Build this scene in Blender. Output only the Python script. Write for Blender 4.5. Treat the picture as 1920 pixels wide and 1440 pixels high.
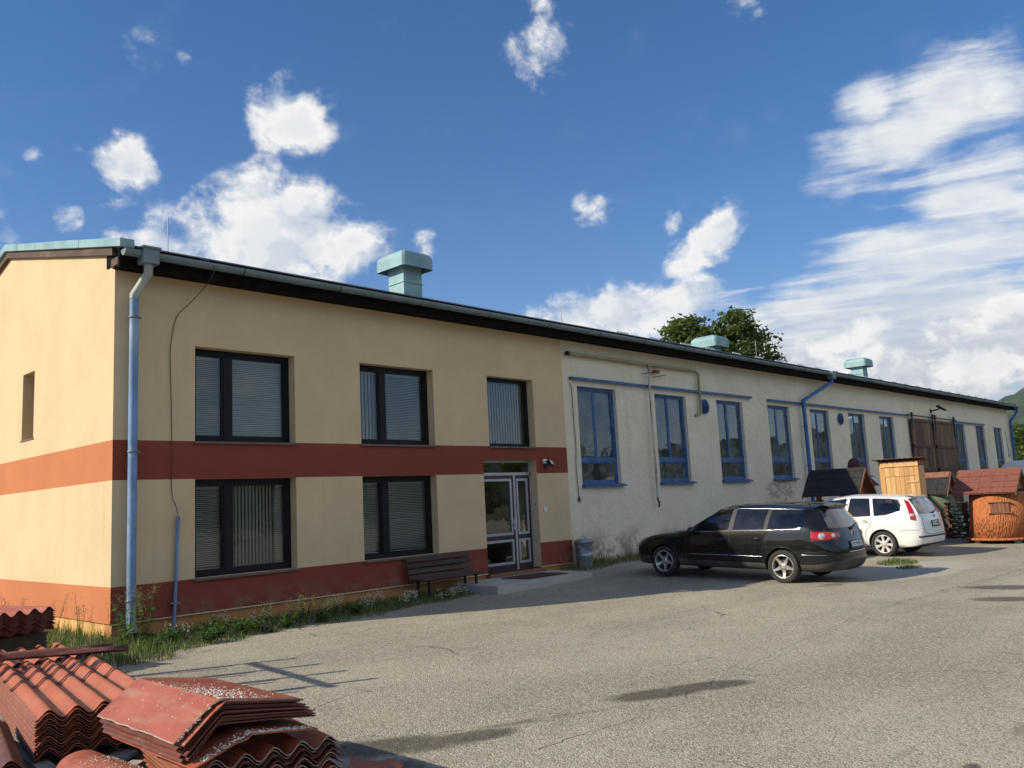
import bpy, bmesh, math, random
import numpy as np
from mathutils import Vector, Matrix, Euler
from mathutils.bvhtree import BVHTree
for o in list(bpy.data.objects): bpy.data.objects.remove(o)
SC = bpy.context.scene
COL = SC.collection
R = math.radians
random.seed(7); RNG = np.random.default_rng(7)

# ------------------------------------------------------------ camera
YAW, PITCH, ROLL, FPX = R(43.345), R(7.9025), R(-2.929), 1593.36
CAM = Vector((-5.309, -13.636, 1.821))
_f = Vector((math.cos(YAW)*math.cos(PITCH), math.sin(YAW)*math.cos(PITCH), math.sin(PITCH)))
_r0 = Vector((math.sin(YAW), -math.cos(YAW), 0)); _u0 = _r0.cross(_f)
_r = math.cos(ROLL)*_r0 + math.sin(ROLL)*_u0; _u = -math.sin(ROLL)*_r0 + math.cos(ROLL)*_u0
def ray(px, py): return _f + _r*((px-960)/FPX) + _u*((720-py)/FPX)
cd = bpy.data.cameras.new('camera'); cam = bpy.data.objects.new('camera', cd); COL.objects.link(cam)
cam.matrix_world = Matrix.Translation(CAM) @ Matrix((_r, _u, -_f)).transposed().to_4x4()
cd.sensor_width = 36; cd.lens = FPX/1920*36; cd.clip_start = .05; cd.clip_end = 20000
SC.camera = cam

# ------------------------------------------------------------ light
SUN_AZ, SUN_EL = R(152.5), R(30.5)      # azimuth from +x, counter-clockwise
SUN = Vector((math.cos(SUN_EL)*math.cos(SUN_AZ), math.cos(SUN_EL)*math.sin(SUN_AZ), math.sin(SUN_EL)))
sl = bpy.data.lights.new('sun', 'SUN'); sl.energy = 4.0; sl.angle = R(.53); sl.color = (1, .905, .70)
so = bpy.data.objects.new('sun', sl); COL.objects.link(so)
so.rotation_euler = SUN.to_track_quat('Z', 'Y').to_euler()
SC.view_settings.view_transform = 'Standard'; SC.view_settings.look = 'None'
SC.view_settings.exposure = 0.66; SC.view_settings.gamma = 1
SKY = 0.093; CLOUD = 1/SKY

W = bpy.data.worlds.new('World'); SC.world = W; W.use_nodes = True
nt = W.node_tree; N = nt.nodes; L = nt.links
for n in list(N): N.remove(n)
def nd(t, **k):
    n = N.new(t)
    for a, b in k.items(): setattr(n, a, b)
    return n
def math_(op, a, b=None, c=None, clamp=False):
    n = nd('ShaderNodeMath', operation=op, use_clamp=clamp)
    for i, v in enumerate((a, b, c)):
        if v is None: continue
        if isinstance(v, (int, float)): n.inputs[i].default_value = v
        else: L.new(v, n.inputs[i])
    return n.outputs[0]
def vmath(op, a, b=None):
    n = nd('ShaderNodeVectorMath', operation=op)
    for i, v in enumerate((a, b)):
        if v is None: continue
        if isinstance(v, (tuple, Vector)): n.inputs[i].default_value = tuple(v)
        else: L.new(v, n.inputs[i])
    return n.outputs[1] if op in ('LENGTH', 'DOT_PRODUCT') else n.outputs[0]
def noise(vec, scale, detail=6, rough=.55, dist=0.0):
    n = nd('ShaderNodeTexNoise'); n.inputs['Scale'].default_value = scale
    n.inputs['Detail'].default_value = detail; n.inputs['Roughness'].default_value = rough
    n.inputs['Distortion'].default_value = dist
    L.new(vec, n.inputs['Vector']); return n
def maprange(v, a, b, c=0., d=1., smooth=True):
    n = nd('ShaderNodeMapRange', interpolation_type='SMOOTHSTEP' if smooth else 'LINEAR')
    L.new(v, n.inputs[0])
    for i, x in enumerate((a, b, c, d)): n.inputs[i+1].default_value = x
    return n.outputs[0]
def mixcol(f, a, b):
    n = nd('ShaderNodeMix', data_type='RGBA')
    for s, v in ((n.inputs[0], f), (n.inputs[6], a), (n.inputs[7], b)):
        if isinstance(v, (int, float)): s.default_value = v
        elif isinstance(v, tuple): s.default_value = v if len(v) == 4 else v+(1,)
        else: L.new(v, s)
    return n.outputs[2]
sky = nd('ShaderNodeTexSky', sky_type='NISHITA', sun_disc=False, sun_elevation=SUN_EL, sun_rotation=R(-62.5))
sky.altitude = 500; sky.air_density = 1.0; sky.dust_density = .6; sky.ozone_density = 3.0
tc = nd('ShaderNodeTexCoord'); D = tc.outputs['Generated']
# clouds: (px, py, half width, half height, tilt deg, weight) in the photograph's frame turned into sky directions
BL = [(520,455,215,100,0,1.15),(455,372,95,72,0,1.1),(300,470,110,50,0,.9),(640,470,100,60,0,.9),
 (535,222,95,42,0,1.0),(235,315,62,46,0,.98),(210,388,45,35,0,.62),(125,405,50,30,20,.55),(60,290,26,16,0,.3),(155,278,24,14,0,.28),
 (1005,100,72,42,-30,.56),(1110,390,62,40,0,.52),(1275,405,52,34,0,.6),(1325,445,95,40,28,.98),(1405,10,50,26,0,.5),(1000,8,45,20,0,.5),
 (1180,585,250,55,3,.95),(1270,500,70,30,35,.6),(800,460,35,30,0,.55),(1750,690,320,70,4,1.0),(1840,600,170,50,12,.85),(1560,640,120,45,15,.8),(-250,420,260,110,0,.9)]
ST = [(1625,190,75,50,0,.75),(1810,190,150,95,0,.95),(1680,275,220,62,8,.95),(1840,335,200,80,10,1.0),(1590,332,46,26,0,.6),
 (1790,470,360,105,5,1.05),(1650,590,400,120,6,1.2),(1500,660,320,90,0,1.15),(1800,660,400,150,4,1.35),(2150,480,380,300,0,1.1)]
# unseen cloud banks added round the yard side to brighten the shade: (azimuth, elevation, half width, half height in degrees, weight)
FILL_BANK = [(-20,20,24,16,1.1),(-45,28,26,18,1.1),(-70,22,26,18,1.1),(-95,30,24,18,1.1),(-125,30,22,14,1.),(-60,52,26,16,1.),(-150,20,22,10,.9),(-100,60,24,14,1.)]
warp = noise(D, 14., 4, .65)
wv = vmath('ADD', D, vmath('MULTIPLY', vmath('SUBTRACT', warp.outputs['Color'], (.5,.5,.5)), (.034,.034,.034)))
def blobs(lst):
    mask = None
    for (px, py, hw, hh, tilt, wt) in lst:
        c = ray(px, py).normalized() if hw > 0 else Vector((math.cos(R(px))*math.cos(R(py)), math.sin(R(px))*math.cos(R(py)), math.sin(R(py))))
        side = c.cross(Vector((0,0,1))).normalized(); up = side.cross(c)
        t = R(tilt); s2 = side*math.cos(t)+up*math.sin(t); u2 = up*math.cos(t)-side*math.sin(t)
        mp = nd('ShaderNodeMapping', vector_type='TEXTURE')
        mp.inputs['Location'].default_value = c; mp.inputs['Rotation'].default_value = Matrix((s2, -c, u2)).transposed().to_euler()
        k = 1/ray(px, py).length/FPX*1.10 if hw > 0 else R(1.)
        mp.inputs['Scale'].default_value = (abs(hw)*k, .5, hh*k)
        L.new(wv, mp.inputs['Vector'])
        m = maprange(vmath('LENGTH', mp.outputs[0]), 1.25, .1, 0, wt)
        mask = m if mask is None else math_('SMOOTH_MAX', mask, m, .12)
    return mask
m0 = blobs(BL); m1 = blobs(ST+[(b[0],b[1],-b[2],b[3],0,b[4]) for b in FILL_BANK])
sep = nd('ShaderNodeSeparateXYZ'); L.new(D, sep.inputs[0])
# flat cloud layer seen in perspective
zc = math_('ADD', math_('MAXIMUM', sep.outputs[2], 0.02), .10)
cmb = nd('ShaderNodeCombineXYZ')
for i in range(3): L.new(zc, cmb.inputs[i])
lay = vmath('DIVIDE', D, cmb.outputs[0])
big = noise(lay, 1.1, 2, .5)
m0 = math_('MAXIMUM', m0, maprange(big.outputs[0], .63, .80, 0, .5))
def billow(vec):
    sq = nd('ShaderNodeMapping', vector_type='POINT'); sq.inputs['Scale'].default_value = (1, 1, 1.25); L.new(vec, sq.inputs['Vector'])
    a = noise(sq.outputs[0], 13., 8, .63, .15).outputs[0]
    v = nd('ShaderNodeTexVoronoi', feature='F1'); v.inputs['Scale'].default_value = 36.
    L.new(vmath('ADD', sq.outputs[0], vmath('MULTIPLY', warp.outputs['Color'], (.02,.02,.02))), v.inputs['Vector'])
    return math_('ADD', a, math_('MULTIPLY', math_('SUBTRACT', .35, v.outputs['Distance']), .10))
n1 = billow(D); n2 = billow(vmath('ADD', D, tuple(SUN*.018+Vector((0,0,.012)))))
d1 = math_('ADD', m0, math_('MULTIPLY', math_('SUBTRACT', n1, .50), 2.5))
a0 = math_('MULTIPLY', maprange(d1, .20, .85), maprange(m0, .04, .32))
lit = maprange(math_('SUBTRACT', n1, n2), -.10, .10)
core = maprange(d1, .6, 1.3)
low = maprange(sep.outputs[2], .06, .24)
# streaky bank
mpS = nd('ShaderNodeMapping', vector_type='POINT'); mpS.inputs['Rotation'].default_value = (0,0,-R(112)); mpS.inputs['Scale'].default_value = (1,1,0); L.new(lay, mpS.inputs['Vector'])
mpT = nd('ShaderNodeMapping', vector_type='POINT'); mpT.inputs['Scale'].default_value = (1.5,3.6,0); L.new(mpS.outputs[0], mpT.inputs['Vector'])
s1 = noise(mpT.outputs[0], 1.6, 6, .58, .5).outputs[0]
s2_ = noise(D, 22., 4, .6).outputs[0]
sn = math_('ADD', math_('MULTIPLY', s1, .75), math_('MULTIPLY', s2_, .25))
d2 = math_('ADD', m1, math_('MULTIPLY', math_('SUBTRACT', sn, .50), 2.7))
a1 = math_('MULTIPLY', math_('MULTIPLY', maprange(d2, .22, 1.05), maprange(m1, .02, .35)), .92)
lit1 = maprange(sn, .42, .66)
c0 = mixcol(lit, mixcol(low, (.52,.55,.62), (.66,.71,.80)), (1.06,1.04,1.0))
c0 = mixcol(math_('MULTIPLY', core, .6), c0, (.74,.77,.83))
c1 = mixcol(lit1, mixcol(low, (.46,.49,.56), (.72,.77,.86)), mixcol(low, (.86,.85,.84), (.98,.98,.98)))
hs = nd('ShaderNodeHueSaturation'); hs.inputs['Saturation'].default_value = 1.34; L.new(sky.outputs[0], hs.inputs['Color'])
skyc = vmath('MULTIPLY', hs.outputs[0], (.93,.845,.925))
f1 = mixcol(a1, skyc, vmath('MULTIPLY', c1, (CLOUD*.62,CLOUD*.62,CLOUD*.61)))
fin = mixcol(math_('MULTIPLY', a0, .93), f1, vmath('MULTIPLY', c0, (CLOUD*.66,CLOUD*.655,CLOUD*.64)))
bg = nd('ShaderNodeBackground'); bg.inputs['Strength'].default_value = SKY
L.new(fin, bg.inputs['Color'])
wo = nd('ShaderNodeOutputWorld'); L.new(bg.outputs[0], wo.inputs['Surface'])
SC.cycles.max_bounces = 8; SC.cycles.diffuse_bounces = 3; SC.cycles.glossy_bounces = 4; SC.cycles.transparent_max_bounces = 12
W.cycles.sampling_method = 'MANUAL'; W.cycles.sample_map_resolution = 512

# ------------------------------------------------------------ mesh helpers
class MB:
    def __init__(s): s.v = []; s.f = []; s.m = []; s.sm = []
    def add(s, vs, fs, m=0, sm=False):
        b = len(s.v); s.v += [tuple(v) for v in vs]
        for f in fs: s.f.append(tuple(b+i for i in f)); s.m.append(m); s.sm.append(sm)
    def quad(s, a, b, c, d, m=0): s.add((a, b, c, d), ((0,1,2,3),), m)
    def box(s, lo, hi, m=0, M=None):
        (x0,y0,z0),(x1,y1,z1) = lo, hi
        vs = [Vector(p) for p in ((x0,y0,z0),(x1,y0,z0),(x1,y1,z0),(x0,y1,z0),(x0,y0,z1),(x1,y0,z1),(x1,y1,z1),(x0,y1,z1))]
        if M is not None: vs = [M @ v for v in vs]
        s.add(vs, ((3,2,1,0),(4,5,6,7),(0,1,5,4),(1,2,6,5),(2,3,7,6),(3,0,4,7)), m)
    def prism(s, poly, M, h, m=0):          # poly in local xy, extruded along local z
        n = len(poly)
        vs = [M @ Vector((x, y, 0)) for x, y in poly] + [M @ Vector((x, y, h)) for x, y in poly]
        s.add(vs, [tuple(range(n))[::-1], tuple(range(n, 2*n))] + [(i, (i+1) % n, n+(i+1) % n, n+i) for i in range(n)], m)
    def tube(s, pts, r, n=8, m=0, caps=True, sm=True):
        pts = [Vector(p) for p in pts]; rs = r if isinstance(r, (list, tuple)) else [r]*len(pts)
        rings = []; prev = None
        for i, p in enumerate(pts):
            if i == 0: t = pts[1]-p
            elif i == len(pts)-1: t = p-pts[i-1]
            else: t = (pts[i+1]-p).normalized()+(p-pts[i-1]).normalized()
            t.normalize()
            if prev is None:
                a = t.orthogonal().normalized()
            else:
                a = (prev - t*prev.dot(t)).normalized()
            prev = a; b = t.cross(a)
            k = 1.0
            if 0 < i < len(pts)-1:
                cs_ = (pts[i+1]-p).normalized().dot(t); k = 1/max(cs_, .6)
            rings.append([p + (a*math.cos(2*math.pi*j/n)+b*math.sin(2*math.pi*j/n))*rs[i] for j in range(n)])
        vs = [v for rg in rings for v in rg]; fs = []
        for i in range(len(pts)-1):
            for j in range(n):
                fs.append((i*n+j, i*n+(j+1) % n, (i+1)*n+(j+1) % n, (i+1)*n+j))
        s.add(vs, fs, m, sm)
        if caps:
            s.add(rings[0], (tuple(range(n))[::-1],), m); s.add(rings[-1], (tuple(range(n)),), m)
    def lathe(s, prof, n=24, M=None, m=0, sm=True, close=False):   # prof: (r, z)
        M = M or Matrix()
        vs = [M @ Vector((r*math.cos(2*math.pi*j/n), r*math.sin(2*math.pi*j/n), z)) for r, z in prof for j in range(n)]
        k = len(prof); fs = []
        for i in range(k if close else k-1):
            i2 = (i+1) % k
            for j in range(n): fs.append((i*n+j, i*n+(j+1) % n, i2*n+(j+1) % n, i2*n+j))
        s.add(vs, fs, m, sm)
    def mesh(s, name, mats):
        me = bpy.data.meshes.new(name); me.from_pydata(s.v, [], s.f)
        for x in (mats if isinstance(mats, (list, tuple)) else [mats]): me.materials.append(x)
        me.polygons.foreach_set('material_index', s.m); me.polygons.foreach_set('use_smooth', s.sm); me.update()
        return me
    def build(s, name, mats, parent=None, bevel=0, loc=None, rz=None):
        return obj(name, s.mesh(name, mats), parent, bevel, loc, rz)
def obj(name, me, parent=None, bevel=0, loc=None, rz=None):
    o = bpy.data.objects.new(name, me); COL.objects.link(o)
    if parent: o.parent = parent
    if loc is not None: o.location = loc
    if rz is not None: o.rotation_euler = (0, 0, rz)
    if bevel:
        b = o.modifiers.new('bevel', 'BEVEL'); b.width = bevel; b.segments = 2; b.limit_method = 'ANGLE'
    return o
def tag(o, label=None, cat=None, group=None, kind=None):
    for k, v in (('label', label), ('category', cat), ('group', group), ('kind', kind)):
        if v: o[k] = v
    return o
def thing(name, label, cat, loc=(0,0,0), rz=0, group=None):
    o = bpy.data.objects.new(name, None); COL.objects.link(o); o.empty_display_size = .2
    o.location = loc; o.rotation_euler = (0, 0, rz); return tag(o, label, cat, group)
def copy_tree(o, parent=None):
    c = o.copy(); COL.objects.link(c); c.parent = parent
    for ch in list(o.children): copy_tree(ch, c)
    return c

# ------------------------------------------------------------ materials
def _in(n, k, v):
    s = n.inputs[k]
    if hasattr(v, 'is_linked') or hasattr(v, 'links'): s.id_data.links.new(v, s)
    else: s.default_value = (v+(1,)) if isinstance(v, tuple) and len(v) == 3 and s.type == 'RGBA' else v
class Mat:
    def __init__(s, name):
        s.m = bpy.data.materials.new(name); s.m.use_nodes = True; s.t = s.m.node_tree
        s.p = s.t.nodes['Principled BSDF']; s.out = s.t.nodes['Material Output']; s.co = None
    def n(s, t, ins=None, **k):
        x = s.t.nodes.new(t)
        for a, b in k.items(): setattr(x, a, b)
        for a, b in (ins or {}).items(): _in(x, a, b)
        return x
    def coord(s, kind='Object'):
        if s.co is None: s.co = s.n('ShaderNodeTexCoord')
        return s.co.outputs[kind]
    def scaled(s, sc, kind='Object'):
        return s.n('ShaderNodeMapping', {'Vector': s.coord(kind), 'Scale': sc}).outputs[0]
    def noise(s, scale, detail=4, rough=.55, vec=None, dist=0.):
        return s.n('ShaderNodeTexNoise', {'Vector': vec or s.coord(), 'Scale': scale, 'Detail': detail, 'Roughness': rough, 'Distortion': dist}).outputs[0]
    def ramp(s, f, a, b, lo=0., hi=1., smooth=True):
        return s.n('ShaderNodeMapRange', {0: f, 1: a, 2: b, 3: lo, 4: hi}, interpolation_type='SMOOTHSTEP' if smooth else 'LINEAR').outputs[0]
    def mix(s, f, a, b, mode='MIX'):
        x = s.n('ShaderNodeMix', data_type='RGBA', blend_type=mode); _in(x, 0, f); _in(x, 6, a); _in(x, 7, b); return x.outputs[2]
    def ma(s, op, a, b=0., clamp=False):
        x = s.n('ShaderNodeMath', operation=op, use_clamp=clamp); _in(x, 0, a); _in(x, 1, b); return x.outputs[0]
    def bump(s, h, strength=.3, dist=.01):
        b = s.n('ShaderNodeBump', {'Height': h, 'Strength': strength, 'Distance': dist}); s.t.links.new(b.outputs[0], s.p.inputs['Normal']); return b
    def set(s, **k):
        names = dict(col='Base Color', rough='Roughness', metal='Metallic', spec='Specular IOR Level', coat='Coat Weight', coatr='Coat Roughness')
        for a, b in k.items(): _in(s.p, names[a], b)
        return s
def simple(name, col, rough=.6, metal=0., var=.15, vscale=3., dirt=None, dscale=1.5, damt=.5, bump=0., bscale=80., coat=0., spec=.5, stretch=(1,1,1)):
    M = Mat(name); v = M.scaled(stretch) if stretch != (1,1,1) else M.coord()
    n = M.noise(vscale, 6, .6, v)
    c = M.mix(M.ramp(n, .3, .7), tuple(x*(1-var) for x in col), tuple(min(1, x*(1+var)) for x in col))
    if dirt: c = M.mix(M.ma('MULTIPLY', M.ramp(M.noise(dscale, 8, .65, v), .5, .68), damt), c, dirt)
    M.set(col=c, rough=rough, metal=metal, coat=coat, spec=spec)
    if bump: M.bump(M.noise(bscale, 4, .6, v), bump, .01)
    return M.m

def plaster(name, col, bump=.35, bs=26., streak=.12, dirt=(.25,.22,.17), damt=.25):
    M = Mat(name)
    n = M.noise(.9, 5, .6); n2 = M.noise(9., 5, .65)
    c = M.mix(M.ramp(n, .3, .7), tuple(x*.93 for x in col), tuple(min(1, x*1.04) for x in col))
    c = M.mix(M.ma('MULTIPLY', M.ramp(n2, .5, .75), streak), c, tuple(x*.7 for x in col))
    st = M.noise(2.2, 5, .6, M.scaled((2.2, 2.2, .18)))
    c = M.mix(M.ma('MULTIPLY', M.ramp(st, .56, .78), damt), c, dirt)
    if name.startswith('red'):
        sz = M.n('ShaderNodeSeparateXYZ', {0: M.coord()}).outputs[2]
        c = M.mix(M.ma('MULTIPLY', M.ma('MULTIPLY', M.ramp(sz, .75, .30), M.ramp(M.noise(3.,6,.7), .42, .62)), .55), c, (.22,.15,.105))
    M.set(col=c, rough=.92, spec=.2)
    h = M.ma('ADD', M.noise(bs, 5, .6), M.ma('MULTIPLY', M.noise(bs*.22, 4, .6, M.scaled((1, 1, .40))), 2.4))
    M.bump(h, bump, .012); return M.m
YEL = plaster('yellow_plaster', (.60,.46,.285), .40, 36., .15, (.30,.24,.15), .16)
REDP = plaster('red_painted_band', (.225,.055,.036), .2, 40., .1, (.12,.05,.04), .15)
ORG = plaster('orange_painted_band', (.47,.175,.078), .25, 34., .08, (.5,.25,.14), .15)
PLI = plaster('ochre_plinth', (.42,.21,.085), .5, 22., .3, (.20,.17,.13), .6)
def white_wall():
    M = Mat('old_white_plaster')
    n = M.noise(.8, 6, .62); n2 = M.noise(6., 6, .7)
    c = M.mix(M.ramp(n, .3, .72), (.70,.635,.485), (.78,.715,.57))
    sep = M.n('ShaderNodeSeparateXYZ', {0: M.coord()})
    # peeled and damp patches, more of them near the ground (splash zone) and small chips everywhere
    chips = M.ramp(M.noise(3.1, 9, .72, M.scaled((1, 1, 1.7))), .70, .72)
    c = M.mix(M.ma('MULTIPLY', chips, .55), c, (.30,.255,.20))
    damp = M.ma('MULTIPLY', M.ramp(sep.outputs[2], 1.15, .45), M.ramp(M.noise(1.7, 8, .7), .44, .54))
    c = M.mix(M.ma('MULTIPLY', damp, .8), c, (.25,.21,.165))
    st = M.noise(2.6, 6, .6, M.scaled((2.4, 2.4, .12)))
    c = M.mix(M.ma('MULTIPLY', M.ramp(st, .54, .74), .16), c, (.34,.295,.22))
    vp = M.n('ShaderNodeVectorMath', {0: M.coord(), 1: (22.4, .05, 1.75)}, operation='SUBTRACT').outputs[0]
    ln = M.n('ShaderNodeVectorMath', {0: M.n('ShaderNodeMapping', {'Vector': vp, 'Scale': (.75, 1, 1.9)}).outputs[0]}, operation='LENGTH').outputs['Value']
    pt = M.ma('MULTIPLY', M.ramp(ln, 1., .55), M.ramp(M.noise(5., 6, .7, M.scaled((.8,1,2.2))), .47, .53))
    c = M.mix(M.ma('MULTIPLY', pt, .55), c, (.23,.195,.155))
    M.set(col=c, rough=.95, spec=.15)
    h = M.ma('ADD', M.noise(18., 6, .7), M.ma('MULTIPLY', M.noise(3.5, 5, .6), 2.0))
    h = M.ma('SUBTRACT', h, M.ma('MULTIPLY', M.ma('ADD', chips, pt), .5))
    M.bump(h, .75, .035); return M.m
WHITE = white_wall()
DKBROWN = simple('dark_stained_wood', (.009,.007,.0065), .9, var=.4, vscale=6, spec=.08)
FASCIA = simple('weathered_brown_board', (.085,.05,.038), .85, var=.35, vscale=4, dirt=(.33,.27,.2), dscale=2.6, damt=.35, bump=.4, stretch=(1,.3,1))
ZINC = simple('blue_grey_gutter_paint', (.155,.205,.22), .55, .15, var=.2, vscale=2.2, dirt=(.12,.14,.15), damt=.35)
PIPEB = simple('chalky_blue_pipe_paint', (.135,.235,.41), .55, 0., var=.22, vscale=4, dirt=(.36,.44,.53), dscale=3., damt=.55, stretch=(1,1,.4))
PIPEG = simple('grey_pipe_paint', (.34,.37,.35), .5, .1, var=.15, dirt=(.2,.2,.19), damt=.4)
TURQ = simple('turquoise_sheet_paint', (.19,.33,.365), .6, .05, var=.18, vscale=1.5, dirt=(.30,.36,.33), dscale=3., damt=.6)
ROOF = simple('grey_roof_sheet', (.16,.16,.16), .6, .2, var=.15)
BLACKF = simple('anthracite_window_frame', (.007,.0075,.010), .5, var=.2, spec=.2)
SILL = simple('brown_tile_sill', (.13,.085,.07), .6, var=.25, vscale=8)
BLUE = simple('blue_window_paint', (.018,.080,.235), .5, var=.25, vscale=5, dirt=(.15,.22,.36), dscale=4, damt=.45, bump=.2, bscale=40)
BLIND = simple('blind_slat', (.60,.575,.52), .5, var=.05)
CURT = simple('curtain_cloth', (.45,.42,.36), .9, var=.15)
INT = simple('dim_interior_plaster', (.24,.23,.21), .9, var=.1)
ALU = simple('aluminium_profile', (.40,.40,.40), .45, .45, var=.08)
DOORM = simple('dark_plum_door_metal', (.03,.018,.028), .4, var=.15)
CONC = simple('worn_concrete', (.42,.40,.36), .9, var=.15, vscale=3, dirt=(.22,.21,.18), damt=.4, bump=.5, bscale=60)
STEPT = simple('terracotta_threshold', (.20,.10,.06), .7, var=.2, vscale=9)
GALV = simple('galvanised_steel', (.30,.33,.36), .42, .65, var=.25, vscale=6, dirt=(.14,.15,.15), dscale=5, damt=.5)
BLK = simple('black_metal', (.012,.012,.013), .5, .2, var=.2)
RUST = simple('rusty_white_pipe', (.52,.49,.46), .7, var=.12, dirt=(.18,.065,.025), dscale=3.4, damt=1.6, stretch=(3,3,.45))
OLIVE = simple('olive_gas_pipe', (.30,.27,.14), .55, .0, var=.15, dirt=(.16,.10,.05), dscale=5, damt=.4)
WIRE = simple('dark_cable', (.06,.05,.045), .7)
PLAST = simple('white_plastic', (.7,.7,.68), .4, var=.03)
def glassmat(name, tint=(.75,.8,.8), dust=.06, ior=1.5, rough=.0, refl=1.0, dcol=(.45,.45,.42)):
    M = Mat(name); M.t.nodes.remove(M.p)
    tr = M.n('ShaderNodeBsdfTransparent', {'Color': tint})
    gl = M.n('ShaderNodeBsdfGlossy', {'Roughness': rough, 'Color': (1,1,1)})
    fr = M.n('ShaderNodeFresnel', {'IOR': ior})
    # two panes of glass: reflectance grows faster than one surface's
    f2 = M.ma('MULTIPLY', fr.outputs[0], 1.75*refl, True)
    wob = M.n('ShaderNodeBump', {'Height': M.noise(1.6, 2, .5), 'Strength': .06, 'Distance': .05})
    M.t.links.new(wob.outputs[0], gl.inputs['Normal'])
    mx = M.n('ShaderNodeMixShader', {0: f2}); M.t.links.new(tr.outputs[0], mx.inputs[1]); M.t.links.new(gl.outputs[0], mx.inputs[2])
    df = M.n('ShaderNodeBsdfDiffuse', {'Color': dcol})
    d = M.ma('MULTIPLY', M.ramp(M.noise(3., 6, .6), .3, .8), dust)
    m2 = M.n('ShaderNodeMixShader', {0: d}); M.t.links.new(mx.outputs[0], m2.inputs[1]); M.t.links.new(df.outputs[0], m2.inputs[2])
    M.t.links.new(m2.outputs[0], M.out.inputs[0]); return M.m
GLASS = glassmat('window_glass', refl=.85); DUSTY = glassmat('dusty_workshop_glass', (.6,.63,.62), .55, refl=.85, dcol=(.30,.32,.34))
DGLASS = glassmat('door_glass', (.5,.5,.5), .04, refl=1.5)

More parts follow.
